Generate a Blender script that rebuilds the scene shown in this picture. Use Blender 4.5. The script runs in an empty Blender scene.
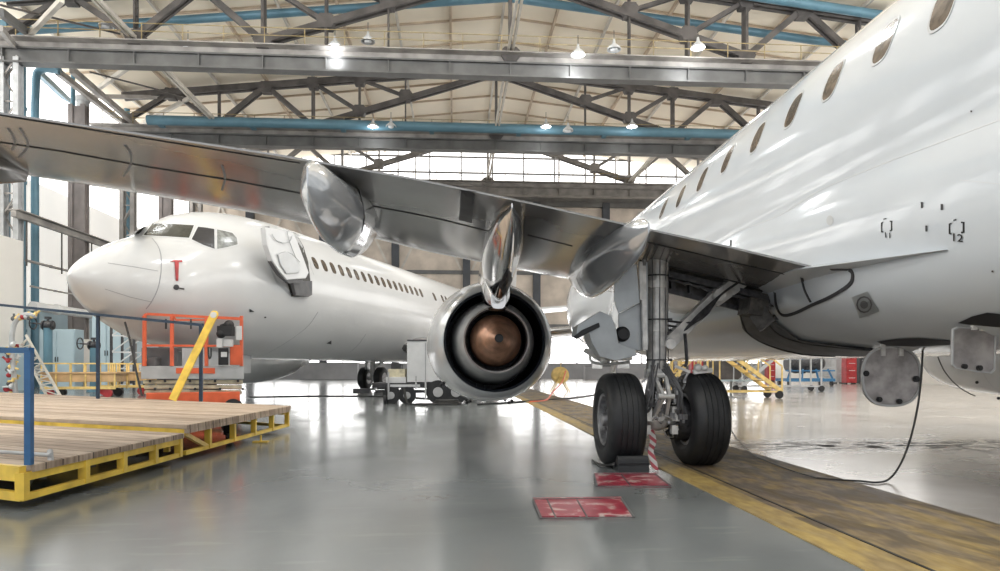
import bpy, math, random
from mathutils import Vector, Matrix
from mathutils.bvhtree import BVHTree
random.seed(7)
R = math.radians
PI = math.pi
SC = bpy.context.scene
COL = SC.collection
# ------------------------------------------------------------------ camera model
F, HY, CH, TH = 667.0, 367.0, 1.12, R(3.86)
cT, sT = math.cos(TH), math.sin(TH)
RT, FW = Vector((cT, -sT, 0)), Vector((sT, cT, 0))
CAM = Vector((0, 0, CH))
def ray(px, py): return RT*((px-500)/F) + FW + Vector((0, 0, (HY-py)/F))
def W(xc, d, z): return Vector((xc*cT+d*sT, -xc*sT+d*cT, z))
def P(px, py, d=None, X=None, Y=None, Z=None):
    r = ray(px, py)
    if d is not None: t = d
    elif X is not None: t = X/r.x
    elif Y is not None: t = Y/r.y
    else: t = (Z-CH)/r.z
    return CAM + r*t
# ------------------------------------------------------------------ materials
MATS = {}
def mat(name, col, rough=.5, metal=0., var=0., vscale=3., bump=0., bscale=30., emit=None, es=1., spec=.5, coat=0., stretch=None, col2=None, alpha=None):
    if name in MATS: return MATS[name]
    m = bpy.data.materials.new(name); m.use_nodes = True
    nt = m.node_tree; b = nt.nodes['Principled BSDF']
    b.inputs['Base Color'].default_value = (*col, 1)
    b.inputs['Roughness'].default_value = rough
    b.inputs['Metallic'].default_value = metal
    b.inputs['Specular IOR Level'].default_value = spec
    b.inputs['Coat Weight'].default_value = coat
    b.inputs['Coat Roughness'].default_value = .05
    if emit:
        b.inputs['Emission Color'].default_value = (*emit, 1); b.inputs['Emission Strength'].default_value = es
    if alpha is not None: b.inputs['Alpha'].default_value = alpha
    tc = nt.nodes.new('ShaderNodeTexCoord'); mp = nt.nodes.new('ShaderNodeMapping')
    nt.links.new(tc.outputs['Object'], mp.inputs['Vector'])
    if stretch: mp.inputs['Scale'].default_value = stretch
    if var or col2:
        n = nt.nodes.new('ShaderNodeTexNoise'); n.inputs['Scale'].default_value = vscale; n.inputs['Detail'].default_value = 6
        nt.links.new(mp.outputs['Vector'], n.inputs['Vector'])
        cr = nt.nodes.new('ShaderNodeValToRGB')
        c2 = col2 or tuple(max(0, c*(1-var)) for c in col)
        c1 = col if col2 else tuple(min(1, c*(1+var*.5)) for c in col)
        cr.color_ramp.elements[0].position = .35; cr.color_ramp.elements[1].position = .65
        cr.color_ramp.elements[0].color = (*c2, 1); cr.color_ramp.elements[1].color = (*c1, 1)
        nt.links.new(n.outputs['Fac'], cr.inputs['Fac']); nt.links.new(cr.outputs['Color'], b.inputs['Base Color'])
    if bump:
        n2 = nt.nodes.new('ShaderNodeTexNoise'); n2.inputs['Scale'].default_value = bscale
        nt.links.new(mp.outputs['Vector'], n2.inputs['Vector'])
        bp = nt.nodes.new('ShaderNodeBump'); bp.inputs['Strength'].default_value = bump; bp.inputs['Distance'].default_value = .02
        nt.links.new(n2.outputs['Fac'], bp.inputs['Height']); nt.links.new(bp.outputs['Normal'], b.inputs['Normal'])
    MATS[name] = m
    return m
M_white = mat('aircraft_white', (.60, .635, .675), .11, 0, .03, .7, .0, coat=.3)
M_white2 = mat('far_aircraft_white', (.62, .625, .63), .18, 0, .04, .6)
M_wing = mat('wing_grey', (.33, .325, .32), .16, .5, .12, 1.2, .09, .9)
M_fair = mat('fairing_grey', (.56, .58, .61), .1, .55, .04, 1.5, .0)
M_chrome = mat('polished_metal', (.62, .61, .60), .10, .95, .1, 2, .08, 2.5)
M_cowl = mat('cowl_grey', (.66, .67, .68), .18, .3, .05, 2)
M_duct = mat('duct_black', (.012, .016, .024), .35)
M_core = mat('core_metal', (.66, .66, .66), .35, .3, .15, 5)
M_cone = mat('cone_copper', (.50, .27, .17), .42, .55, .35, 7, .1, 40)
M_rub = mat('tyre_rubber', (.017, .018, .020), .5, 0, .3, 8, .15, 60)
M_hub = mat('wheel_hub', (.35, .35, .36), .4, .6, .4, 12)
M_leg = mat('gear_grey', (.68, .67, .65), .35, .2, .25, 9, .1, 40)
M_legd = mat('gear_dark', (.06, .06, .065), .45, .4, .5, 20, .3, 50)
M_door = mat('gear_door_grey', (.36, .38, .39), .3, .3, .15, 4)
M_dark = mat('dark_grey', (.05, .05, .055), .5, .2, .3, 6)
M_black = mat('black', (.01, .01, .012), .5)
M_seal = mat('seal_grey', (.11, .11, .115), .5, 0, .2, 5)
M_seam = mat('seam_grey', (.30, .31, .33), .6)
M_seamd = mat('seam_dark', (.05, .05, .055), .6)
M_glass = mat('cabin_glass', (.13, .10, .075), .15, 0, .5, 9, spec=.5)
M_cock = mat('cockpit_glass', (.06, .06, .05), .25, 0, .3, 4, spec=.25)
M_cock2 = mat('cockpit_glass_light', (.22, .23, .22), .2, 0, .4, 8, spec=.4)
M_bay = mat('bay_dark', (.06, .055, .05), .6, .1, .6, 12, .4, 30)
M_steel = mat('truss_steel', (.105, .095, .09), .55, .2, .35, 1.5)
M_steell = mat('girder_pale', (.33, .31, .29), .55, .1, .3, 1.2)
M_steelb = mat('girder_grey', (.13, .13, .128), .5, .2, .25, 1.)
M_tie = mat('tie_pale', (.62, .58, .52), .5, .1, .2, 1.)
M_bluep = mat('pipe_blue', (.105, .215, .28), .4, .1, .15, 1.)
M_cream = mat('roof_cream', (.95, .86, .71), .7, 0, .08, .25)
M_creamd = mat('roof_rib', (.55, .44, .33), .7, 0, .2, 1)
M_rail = mat('railing_ochre', (.36, .28, .14), .55, .1, .3, 3)
M_wallw = mat('wall_panel_white', (.82, .79, .74), .6, 0, .05, .5)
M_wallb = mat('wall_panel_blue', (.45, .57, .63), .6, 0, .08, .5)
M_day = mat('daylight_pane', (.9, .9, .9), .4, emit=(1, .99, .97), es=2.4)
M_daylow = mat('daylight_pane_low', (.9, .9, .9), .4, emit=(1, .99, .98), es=4.5)
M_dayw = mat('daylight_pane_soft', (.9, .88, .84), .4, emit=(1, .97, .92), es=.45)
M_brown = mat('door_panel_brown', (.62, .54, .46), .6, 0, .3, .5)
M_frame = mat('door_frame_dark', (.05, .055, .065), .5, .1, .2, 1)
M_sill = mat('sill_grey', (.26, .26, .27), .5, 0, .2, .6)
M_lamp = mat('lamp_lit', (1, 1, 1), .4, emit=(1, .97, .9), es=25)
M_yel = mat('paint_yellow', (.92, .62, .09), .4, 0, .25, 4)
M_yel2 = mat('paint_yellow_pale', (.82, .60, .22), .45, 0, .2, 6)
M_org = mat('paint_orange', (.72, .13, .05), .4, 0, .15, 4)
M_blue = mat('paint_blue', (.03, .12, .28), .35, 0, .2, 5)
M_navy = mat('paint_navy', (.015, .035, .07), .35, 0, .2, 5)
M_mach = mat('machine_blue', (.04, .16, .32), .4, 0, .2, 5)
M_grey = mat('paint_grey', (.45, .46, .47), .45, 0, .15, 3)
M_lgrey = mat('paint_light_grey', (.62, .63, .64), .4, 0, .08, 3)
M_beige = mat('scissor_beige', (.60, .55, .40), .5, .1, .3, 6)
M_red = mat('paint_red', (.40, .03, .035), .45, 0, .3, 5)
M_ppipe = mat('pipe_white', (.75, .75, .74), .4, 0, .1, 1)
M_cable = mat('cable_black', (.02, .02, .02), .5)
M_tan = mat('crate_tan', (.62, .40, .20), .6, 0, .2, 3)
M_access = mat('access_panel_grey', (.34, .32, .315), .38, .4, .35, 7, .1, 20)

def wood_mat(name, ang):
    m = bpy.data.materials.new(name); m.use_nodes = True; nt = m.node_tree; b = nt.nodes['Principled BSDF']
    b.inputs['Roughness'].default_value = .7
    g = nt.nodes.new('ShaderNodeNewGeometry'); mp = nt.nodes.new('ShaderNodeMapping'); mp.inputs['Rotation'].default_value = (0, 0, ang)
    nt.links.new(g.outputs['Position'], mp.inputs['Vector'])
    sx = nt.nodes.new('ShaderNodeSeparateXYZ'); nt.links.new(mp.outputs['Vector'], sx.inputs[0])
    # planks along x: index from y
    mu = nt.nodes.new('ShaderNodeMath'); mu.operation = 'MULTIPLY'; mu.inputs[1].default_value = 5.2; nt.links.new(sx.outputs['Y'], mu.inputs[0])
    fl = nt.nodes.new('ShaderNodeMath'); fl.operation = 'FLOOR'; nt.links.new(mu.outputs[0], fl.inputs[0])
    fr = nt.nodes.new('ShaderNodeMath'); fr.operation = 'FRACT'; nt.links.new(mu.outputs[0], fr.inputs[0])
    wn = nt.nodes.new('ShaderNodeTexWhiteNoise'); wn.noise_dimensions = '1D'; nt.links.new(fl.outputs[0], wn.inputs['W'])
    n = nt.nodes.new('ShaderNodeTexNoise'); n.inputs['Scale'].default_value = 2.2; n.inputs['Detail'].default_value = 8
    mp2 = nt.nodes.new('ShaderNodeMapping'); mp2.inputs['Scale'].default_value = (1, 12, 1); nt.links.new(mp.outputs['Vector'], mp2.inputs['Vector']); nt.links.new(mp2.outputs['Vector'], n.inputs['Vector'])
    ad = nt.nodes.new('ShaderNodeMath'); ad.operation = 'MULTIPLY_ADD'; ad.inputs[1].default_value = .35; nt.links.new(wn.outputs['Value'], ad.inputs[0])
    nt.links.new(n.outputs['Fac'], ad.inputs[2])
    cr = nt.nodes.new('ShaderNodeValToRGB'); cr.color_ramp.elements[0].position = .35; cr.color_ramp.elements[1].position = .95
    cr.color_ramp.elements[0].color = (.19, .13, .09, 1); cr.color_ramp.elements[1].color = (.60, .48, .37, 1)
    nt.links.new(ad.outputs[0], cr.inputs['Fac'])
    gp = nt.nodes.new('ShaderNodeMath'); gp.operation = 'GREATER_THAN'; gp.inputs[1].default_value = .07; nt.links.new(fr.outputs[0], gp.inputs[0])
    mx = nt.nodes.new('ShaderNodeMix'); mx.data_type = 'RGBA'; mx.inputs['A'].default_value = (.05, .035, .025, 1)
    nt.links.new(gp.outputs[0], mx.inputs['Factor']); nt.links.new(cr.outputs['Color'], mx.inputs['B']); nt.links.new(mx.outputs['Result'], b.inputs['Base Color'])
    return m

class NB:
    """tiny node helper"""
    def __init__(s, name):
        s.m = bpy.data.materials.new(name); s.m.use_nodes = True; s.nt = s.m.node_tree; s.b = s.nt.nodes['Principled BSDF']
        s.g = s.nt.nodes.new('ShaderNodeNewGeometry'); s.sx = s.nt.nodes.new('ShaderNodeSeparateXYZ'); s.nt.links.new(s.g.outputs['Position'], s.sx.inputs[0])
    def math(s, op, a, b=None, c=None):
        n = s.nt.nodes.new('ShaderNodeMath'); n.operation = op
        for i, v in enumerate((a, b, c)):
            if v is None: continue
            if isinstance(v, (int, float)): n.inputs[i].default_value = v
            else: s.nt.links.new(v, n.inputs[i])
        return n.outputs[0]
    def noise(s, scale, sc=(1, 1, 1), detail=6, dist=0):
        mp = s.nt.nodes.new('ShaderNodeMapping'); mp.inputs['Scale'].default_value = sc
        s.nt.links.new(s.g.outputs['Position'], mp.inputs['Vector'])
        n = s.nt.nodes.new('ShaderNodeTexNoise'); n.inputs['Scale'].default_value = scale; n.inputs['Detail'].default_value = detail; n.inputs['Distortion'].default_value = dist
        s.nt.links.new(mp.outputs['Vector'], n.inputs['Vector']); return n.outputs['Fac']
    def ramp(s, f, stops):
        cr = s.nt.nodes.new('ShaderNodeValToRGB'); e = cr.color_ramp.elements
        while len(e) < len(stops): e.new(.5)
        for i, (p, c) in enumerate(stops):
            e[i].position = p; e[i].color = (*c, 1) if len(c) == 3 else c
        s.nt.links.new(f, cr.inputs['Fac']); return cr.outputs['Color']
    def mix(s, f, a, b):
        n = s.nt.nodes.new('ShaderNodeMix'); n.data_type = 'RGBA'
        for k, v in (('Factor', f), ('A', a), ('B', b)):
            if isinstance(v, (int, float)): n.inputs[k].default_value = v
            elif isinstance(v, tuple): n.inputs[k].default_value = (*v, 1)
            else: s.nt.links.new(v, n.inputs[k])
        return n.outputs['Result']
    def set(s, k, v):
        if isinstance(v, (int, float)): s.b.inputs[k].default_value = v
        else: s.nt.links.new(v, s.b.inputs[k])
def gauss(k, cx, cy, rx, ry):
    a = k.math('POWER', k.math('DIVIDE', k.math('SUBTRACT', k.sx.outputs['X'], cx), rx), 2)
    b = k.math('POWER', k.math('DIVIDE', k.math('SUBTRACT', k.sx.outputs['Y'], cy), ry), 2)
    return k.math('POWER', 2.718, k.math('MULTIPLY', k.math('ADD', a, b), -1))
def floor_mat():
    k = NB('hangar_floor_epoxy')
    base = k.ramp(k.noise(.45, (1, 1, 1), 7, .4), [(.3, (.155, .170, .175)), (.7, (.245, .262, .268))])
    right = k.ramp(k.noise(.5, (1, 1, 1), 7), [(.3, (.27, .245, .22)), (.7, (.40, .375, .35))])
    f = k.math('GREATER_THAN', k.sx.outputs['X'], 3.8)
    c = k.mix(f, base, right)
    scr = k.ramp(k.noise(1.4, (1, 5, 1), 10), [(.60, (0, 0, 0)), (.68, (1, 1, 1))])
    c = k.mix(k.math('MULTIPLY', scr, .10), c, (.46, .47, .45))
    # oil stain and scuffs on the floor
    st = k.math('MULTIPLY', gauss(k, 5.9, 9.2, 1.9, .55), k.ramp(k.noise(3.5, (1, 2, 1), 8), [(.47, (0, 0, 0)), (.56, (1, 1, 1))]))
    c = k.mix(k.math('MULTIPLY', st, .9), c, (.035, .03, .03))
    st2 = k.math('MULTIPLY', gauss(k, -.2, 5.75, .22, .12), k.ramp(k.noise(12, (1, 1, 1), 8), [(.45, (0, 0, 0)), (.6, (1, 1, 1))]))
    c = k.mix(k.math('MULTIPLY', st2, .8), c, (.14, .115, .10))
    k.set('Base Color', c)
    k.set('Roughness', k.math('ADD', k.math('MULTIPLY', st, .6), k.math('MULTIPLY_ADD', k.noise(.8, (1, 1, 1), 8, .6), .22, .06)))
    bp = k.nt.nodes.new('ShaderNodeBump'); bp.inputs['Strength'].default_value = .12; bp.inputs['Distance'].default_value = .02
    k.nt.links.new(k.noise(1.2, (1, 1, 1), 4), bp.inputs['Height']); k.nt.links.new(bp.outputs['Normal'], k.b.inputs['Normal'])
    k.set('Specular IOR Level', k.math('MAXIMUM', k.math('MULTIPLY_ADD', st, -1.2, .75), .05))
    return k.m
def track_mat():
    k = NB('worn_yellow_track')
    x = k.sx.outputs['X']
    edge = k.math('ADD', k.math('LESS_THAN', x, 2.48), k.math('GREATER_THAN', x, 3.3))
    n = k.noise(3.2, (1.6, .5, 1), 14, .8)
    n2 = k.noise(16, (1, .35, 1), 10)
    y = k.ramp(n2, [(.3, (.31, .215, .075)), (.7, (.46, .34, .125))])
    br = k.ramp(n2, [(.3, (.075, .055, .04)), (.7, (.21, .16, .115))])
    wear = k.ramp(n, [(.42, (0, 0, 0)), (.6, (1, 1, 1))])
    near = k.math('MAXIMUM', k.math('MULTIPLY', k.math('LESS_THAN', x, 2.52), .6), k.ramp(k.math('MULTIPLY', k.sx.outputs['Y'], .1), [(.30, (.6, .6, .6)), (.52, (0, 0, 0))]))
    f = k.math('MINIMUM', k.math('ADD', k.math('MULTIPLY', wear, .45), near), 1)
    c = k.mix(f, br, y)
    dk = k.ramp(k.noise(2.0, (1, .6, 1), 12, .8), [(.50, (0, 0, 0)), (.58, (1, 1, 1))])
    c = k.mix(k.math('MULTIPLY', k.math('MULTIPLY', dk, k.math('GREATER_THAN', x, 2.5)), .7), c, (.07, .055, .045))
    k.set('Base Color', c); k.set('Roughness', k.math('MULTIPLY_ADD', n, .5, .3)); k.set('Specular IOR Level', .3)
    bp = k.nt.nodes.new('ShaderNodeBump'); bp.inputs['Strength'].default_value = .4; bp.inputs['Distance'].default_value = .01
    k.nt.links.new(n2, bp.inputs['Height']); k.nt.links.new(bp.outputs['Normal'], k.b.inputs['Normal'])
    return k.m
def hatch_mat():
    k = NB('worn_red_hatch')
    n = k.noise(7, (1, 1, 1), 10, .4)
    c = k.ramp(n, [(.36, (.55, .45, .42)), (.47, (.33, .03, .055)), (.7, (.24, .02, .04))])
    k.set('Base Color', c); k.set('Roughness', .35); return k.m
def stripe_mat():
    k = NB('red_white_ribbon')
    f = k.math('GREATER_THAN', k.math('FRACT', k.math('MULTIPLY', k.math('ADD', k.sx.outputs['Z'], k.sx.outputs['X']), 9)), .5)
    k.set('Base Color', k.mix(f, (.62, .60, .58), (.42, .08, .10))); k.set('Roughness', .5); return k.m

# ------------------------------------------------------------------ mesh builder
class MB:
    def __init__(s): s.v = []; s.f = []; s.mi = []; s.cur = 0
    def add(s, vs, fs):
        o = len(s.v); s.v += [Vector(v) for v in vs]; s.f += [tuple(i+o for i in f) for f in fs]; s.mi += [s.cur]*len(fs); return s
    def box(s, c, size, rz=0, M=None, bev=0):
        hx, hy, hz = [q/2 for q in size]
        vs = [Vector((x*hx, y*hy, z*hz)) for x in (-1, 1) for y in (-1, 1) for z in (-1, 1)]
        T = M if M is not None else Matrix.Rotation(rz, 3, 'Z')
        vs = [T @ v + Vector(c) for v in vs]
        return s.add(vs, [(0, 1, 3, 2), (4, 6, 7, 5), (0, 4, 5, 1), (2, 3, 7, 6), (0, 2, 6, 4), (1, 5, 7, 3)])
    def frame(s, p0, p1, up=Vector((0, 0, 1))):
        d = (p1-p0).normalized()
        if abs(d.dot(up)) > .98: up = Vector((0, 1, 0))
        x = d.cross(up).normalized(); y = x.cross(d).normalized(); return d, x, y
    def bar(s, p0, p1, w, h, up=Vector((0, 0, 1))):
        p0, p1 = Vector(p0), Vector(p1); d, x, y = s.frame(p0, p1, up)
        vs = [p + x*a*w/2 + y*b*h/2 for p in (p0, p1) for a, b in ((-1, -1), (1, -1), (1, 1), (-1, 1))]
        return s.add(vs, [(3, 2, 1, 0), (4, 5, 6, 7), (0, 1, 5, 4), (1, 2, 6, 5), (2, 3, 7, 6), (3, 0, 4, 7)])
    def tube(s, p0, p1, r, n=12, r1=None):
        p0, p1 = Vector(p0), Vector(p1); d, x, y = s.frame(p0, p1); r1 = r if r1 is None else r1
        vs = [p + (x*math.cos(2*PI*i/n)+y*math.sin(2*PI*i/n))*q for p, q in ((p0, r), (p1, r1)) for i in range(n)]
        return s.add(vs, [(i, (i+1) % n, n+(i+1) % n, n+i) for i in range(n)] + [tuple(reversed(range(n))), tuple(range(n, 2*n))])
    def path(s, pts, r, n=8, closed=False):
        pts = [Vector(p) for p in pts]; m = len(pts); rings = []
        up = Vector((0, 0, 1))
        prev = None
        for i, p in enumerate(pts):
            a = pts[i-1] if i > 0 else (pts[-1] if closed else p); b = pts[(i+1) % m] if (i < m-1 or closed) else p
            d = (b-a).normalized()
            if prev is None:
                x = d.cross(up if abs(d.z) < .95 else Vector((0, 1, 0))).normalized()
            else:
                x = (prev - d*prev.dot(d)).normalized()
            prev = x; y = x.cross(d)
            rings.append([p+(x*math.cos(2*PI*k/n)+y*math.sin(2*PI*k/n))*r for k in range(n)])
        return s.loft(rings, cap=not closed, close=closed)
    def loft(s, rings, cap=True, close=False):
        n = len(rings[0]); m = len(rings); vs = [v for r in rings for v in r]; fs = []
        for j in range(m-1 if not close else m):
            a, b = j*n, ((j+1) % m)*n
            fs += [(a+i, a+(i+1) % n, b+(i+1) % n, b+i) for i in range(n)]
        if cap: fs += [tuple(reversed(range(n))), tuple(range((m-1)*n, m*n))]
        return s.add(vs, fs)
    def lathe(s, prof, c, axis='Y', n=48, cap=True):
        """prof: (along, radius) list; closed tube of revolution about axis through c"""
        c = Vector(c); rings = []
        for a, r in prof:
            ring = []
            for i in range(n):
                u, v = math.cos(2*PI*i/n)*r, math.sin(2*PI*i/n)*r
                ring.append(c + (Vector((u, a, v)) if axis == 'Y' else Vector((a, u, v)) if axis == 'X' else Vector((u, v, a))))
            rings.append(ring)
        return s.loft(rings, cap)
    def prism(s, poly, off):
        """closed polygon (3D pts) extruded by vector off"""
        n = len(poly); poly = [Vector(p) for p in poly]; off = Vector(off)
        return s.add(poly+[p+off for p in poly], [tuple(reversed(range(n))), tuple(range(n, 2*n))]+[(i, (i+1) % n, n+(i+1) % n, n+i) for i in range(n)])
    def sphere(s, c, r, n=16, m=10, sc=(1, 1, 1)):
        c = Vector(c); rings = []
        for j in range(m+1):
            t = PI*j/m; q = max(math.sin(t), .01)
            rings.append([c+Vector((math.cos(2*PI*i/n)*q*r*sc[0], math.sin(2*PI*i/n)*q*r*sc[1], math.cos(t)*r*sc[2])) for i in range(n)])
        return s.loft(rings)
    def bvh(s): return BVHTree.FromPolygons(s.v, s.f)

WM = {}
def wm(o): return WM.get(o.name, Matrix.Identity(4))
def empty(name, loc=(0, 0, 0), rz=0, label=None, cat=None, group=None, kind=None):
    o = bpy.data.objects.new(name, None); COL.objects.link(o); o.location = loc; o.rotation_euler = (0, 0, rz); o.empty_display_size = .2
    WM[o.name] = Matrix.Translation(Vector(loc)) @ Matrix.Rotation(rz, 4, 'Z')
    return tag(o, label, cat, group, kind)
def tag(o, label=None, cat=None, group=None, kind=None):
    if label: o['label'] = label
    if cat: o['category'] = cat
    if group: o['group'] = group
    if kind: o['kind'] = kind
    return o
def obj(name, mb, m, parent=None, smooth=None, label=None, cat=None, group=None, kind=None, bevel=0, local=False, loc=None):
    me = bpy.data.meshes.new(name); o = bpy.data.objects.new(name, me); COL.objects.link(o)
    if parent is not None:
        o.parent = parent; M = wm(parent)
    else:
        M = Matrix.Translation(Vector(loc)) if loc is not None else Matrix.Identity(4)
        if loc is not None: o.location = loc
    WM[o.name] = M if parent is None else wm(parent)
    if local: vs = mb.v
    else:
        I = M.inverted(); vs = [I @ v for v in mb.v]
    me.from_pydata([tuple(v) for v in vs], [], mb.f)
    ms = m if isinstance(m, (list, tuple)) else [m]
    for q in ms: me.materials.append(q)
    if len(ms) > 1: me.polygons.foreach_set('material_index', mb.mi)
    me.update()
    import bmesh
    bm = bmesh.new(); bm.from_mesh(me); bmesh.ops.recalc_face_normals(bm, faces=bm.faces); bm.to_mesh(me); bm.free()
    if smooth:
        me.shade_smooth(); me.set_sharp_from_angle(angle=R(smooth))
    if bevel:
        b = o.modifiers.new('b', 'BEVEL'); b.width = bevel; b.segments = 2; b.limit_method = 'ANGLE'
    return tag(o, label, cat, group, kind)
def copy_tree(o, parent=None):
    c = o.copy(); COL.objects.link(c); c.parent = parent
    for ch in list(o.children): copy_tree(ch, c)
    return c

# ---- projecting marks onto a surface
class Surf:
    def __init__(s, *mbs): s.t = [m.bvh() for m in mbs]
    def hit(s, px, py):
        r = ray(px, py).normalized(); best = None
        for t in s.t:
            h = t.ray_cast(CAM, r)
            if h[0] is not None and (best is None or h[3] < best[2]):
                n = h[1]
                if n.dot(r) > 0: n = -n
                best = (h[0], n, h[3])
        return best
def lerp(a, b, t): return a+(b-a)*t
def interp(tab, x):
    if x <= tab[0][0]: return tab[0][1:]
    for a, b in zip(tab, tab[1:]):
        if x <= b[0]:
            t = (x-a[0])/(b[0]-a[0]); return tuple(lerp(p, q, t) for p, q in zip(a[1:], b[1:]))
    return tab[-1][1:]
def patch(mb, S, poly, off=.006, rings=5, sub=4, rim=None):
    """polygon given in photo pixels, laid on surface S as a thin raised skin; rim=(inner scale) leaves only a border"""
    cx = sum(p[0] for p in poly)/len(poly); cy = sum(p[1] for p in poly)/len(poly)
    out = []
    for a, b in zip(poly, poly[1:]+poly[:1]):
        for k in range(sub): out.append((lerp(a[0], b[0], k/sub), lerp(a[1], b[1], k/sub)))
    n = len(out); rs = [1-k*(1-rim)/rings if rim else 1-k/rings for k in range(rings+(1 if rim else 0))]
    vs = []; last = None
    for q in rs:
        for x, y in out:
            h = S.hit(cx+(x-cx)*q, cy+(y-cy)*q)
            if h is None: h = last
            if h is None: h = (P(x, y, d=7), Vector((0, -1, 0)), 0)
            last = h; vs.append(h[0]+h[1]*off)
    fs = []
    for j in range(len(rs)-1):
        fs += [(j*n+i, j*n+(i+1) % n, (j+1)*n+(i+1) % n, (j+1)*n+i) for i in range(n)]
    if not rim:
        h = S.hit(cx, cy) or last; vs.append(h[0]+h[1]*off); c = len(vs)-1; j = (len(rs)-1)*n
        fs += [(j+i, j+(i+1) % n, c) for i in range(n)]
    # skirt to the surface
    b = len(vs); vs += [S_p for S_p in [vs[i] + (ray(out[i][0], out[i][1]).normalized())*off*1.5 for i in range(n)]]
    fs += [(i, (i+1) % n, b+(i+1) % n, b+i) for i in range(n)]
    mb.add(vs, fs); return mb
def ribbon(mb, S, pts, w, off=.004, step=6):
    """line in photo pixels laid on S as a strip w metres wide"""
    q = []
    for a, b in zip(pts, pts[1:]):
        m = max(1, int(math.hypot(b[0]-a[0], b[1]-a[1])/step))
        q += [(lerp(a[0], b[0], k/m), lerp(a[1], b[1], k/m)) for k in range(m)]
    q.append(pts[-1]); hs = [h for h in (S.hit(*p) for p in q) if h]
    if len(hs) < 2: return mb
    vs = []
    for i, (p, n, _) in enumerate(hs):
        a = hs[max(i-1, 0)][0]; b = hs[min(i+1, len(hs)-1)][0]; d = (b-a)
        if d.length < 1e-6: d = Vector((0, 1, 0))
        x = d.normalized().cross(n)
        x = x.normalized() if x.length > 1e-6 else Vector((1, 0, 0))
        vs += [p+x*w/2+n*off, p-x*w/2+n*off, p-x*w/2-n*.01, p+x*w/2-n*.01]
    m = len(hs); fs = []
    for i in range(m-1):
        a, b = i*4, i*4+4
        if (hs[i+1][0]-hs[i][0]).length > 1.2: continue
        fs += [(a, a+1, b+1, b), (a+1, a+2, b+2, b+1), (a+3, a, b, b+3)]
    mb.add(vs, fs); return mb
def smooth_pts(pts, k=6, closed=False):
    pts = [Vector(p) for p in pts]; n = len(pts); out = []
    for i in range(n if closed else n-1):
        p0 = pts[i-1] if (i > 0 or closed) else pts[0]; p1 = pts[i]; p2 = pts[(i+1) % n]; p3 = pts[(i+2) % n] if (i+2 < n or closed) else p2
        for j in range(k):
            t = j/k; out.append(.5*((2*p1)+(p2-p0)*t+(2*p0-5*p1+4*p2-p3)*t*t+(3*p1-p0-3*p2+p3)*t*t*t))
    if not closed: out.append(pts[-1])
    return out
def spx(pts, k=5, closed=False): return [(p.x, p.y) for p in smooth_pts([(a, b, 0) for a, b in pts], k, closed)]

# =================================================================== SETTING
XL, XR, YB, YF = -24.6, 31.0, -14.0, 64.0
XC = 2.9; KS = 6.35
b = MB(); b.box(((XL+XR)/2, (YB+YF)/2, -.15), (XR-XL, YF-YB, .3)); obj('floor', b, floor_mat(), kind='structure', label='glossy grey green epoxy hangar floor')
b = MB(); b.box((3.05, 24, .004), (1.6, 78, .008)); obj('trim_1', b, track_mat(), kind='structure', label='worn yellow and brown stripe in the floor under the landing gear')
b = MB(); b.box((2.6, 24, .009), (.022, 78, .006)); obj('trim_2', b, M_black, kind='structure', label='dark groove along the floor stripe')
def roofz(x): return 22.75-.11*abs(x-XC)
b = MB()
pr = [Vector((x, YB, roofz(x)+dz)) for x, dz in ((XL, 0), (XC, 0), (XR, 0), (XR, .3), (XC, .3), (XL, .3))]
b.prism(pr, (0, YF-YB, 0)); ceil = obj('ceiling', b, M_cream, kind='structure', label='cream roof deck of the hangar')
for k in range(-8, 9):
    x = XC+k*KS/2
    if not XL < x < XR: continue
    b = MB(); b.box((x, 44, roofz(x)-.12), (.14, 40, .22)); obj('purlin', b, M_creamd if k % 2 else M_tie, ceil)
for y in (29, 32, 38, 41, 44, 50, 53, 56, 61):
    b = MB()
    for s in (XL, XR): b.bar((XC, y, roofz(XC)-.06), (s, y, roofz(s)-.06), .10, .12)
    obj('rafter', b, M_creamd, ceil)
TY = [35., 47., 59.]
for k in (-3, 0, 2, 3, -2):
    x = XC+k*KS
    for y0, y1 in ((23, 35), (35, 47), (47, 59)):
        b = MB(); b.bar((x-.11, y0, 17.7), (x-.11, y1, 17.7), .12, .2); b.bar((x+.11, y0, 17.7), (x+.11, y1, 17.7), .12, .2)
        if k in (-3, 0): obj('tie_beam', b, M_tie, ceil)
        elif k in (2,) and y0 == 47: obj('tie_beam', b, M_tie, ceil)
# far wall
b = MB(); b.box(((XL+XR)/2, YF+.2, .75), (XR-XL, .4, 1.5)); obj('wall_far', b, M_sill, kind='structure', label='low grey sill wall at the far end')
b = MB(); b.box(((XL+XR)/2, YF+.2, 20.2), (XR-XL, .3, 6)); w1 = obj('window_1', b, M_day, kind='structure', label='bright clerestory glazing above the far hangar doors')
for z_ in (18.1, 19.7, 21.2):
    b = MB(); b.box(((XL+XR)/2, YF-.05, z_), (XR-XL, .12, .16 if z_ > 19 else .3)); obj('transom', b, M_sill, w1)
for i in range(19):
    b = MB(); b.box((XL+1.2+i*3.0, YF-.02, 20), (.12, .1, 5.5)); obj('mullion', b, M_sill, w1)
b = MB(); b.box(((XL+XR)/2, YF+.25, 3.2), (XR-XL, .1, 3.4)); w2 = obj('window_2', b, M_daylow, kind='structure', label='bright low window strip at the far end')
for i in range(18):
    x = XL+1.2+i*3.2; b = MB(); b.box((x, YF+.1, 3.2), (.12, .16, 3.4)); obj('mullion', b, M_sill, w2)
n = 0; xs = [1.1+6.75*k for k in range(-4, 5)]
xs = [XL]+[x for x in xs if x > XL+1]+[XR]
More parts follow.
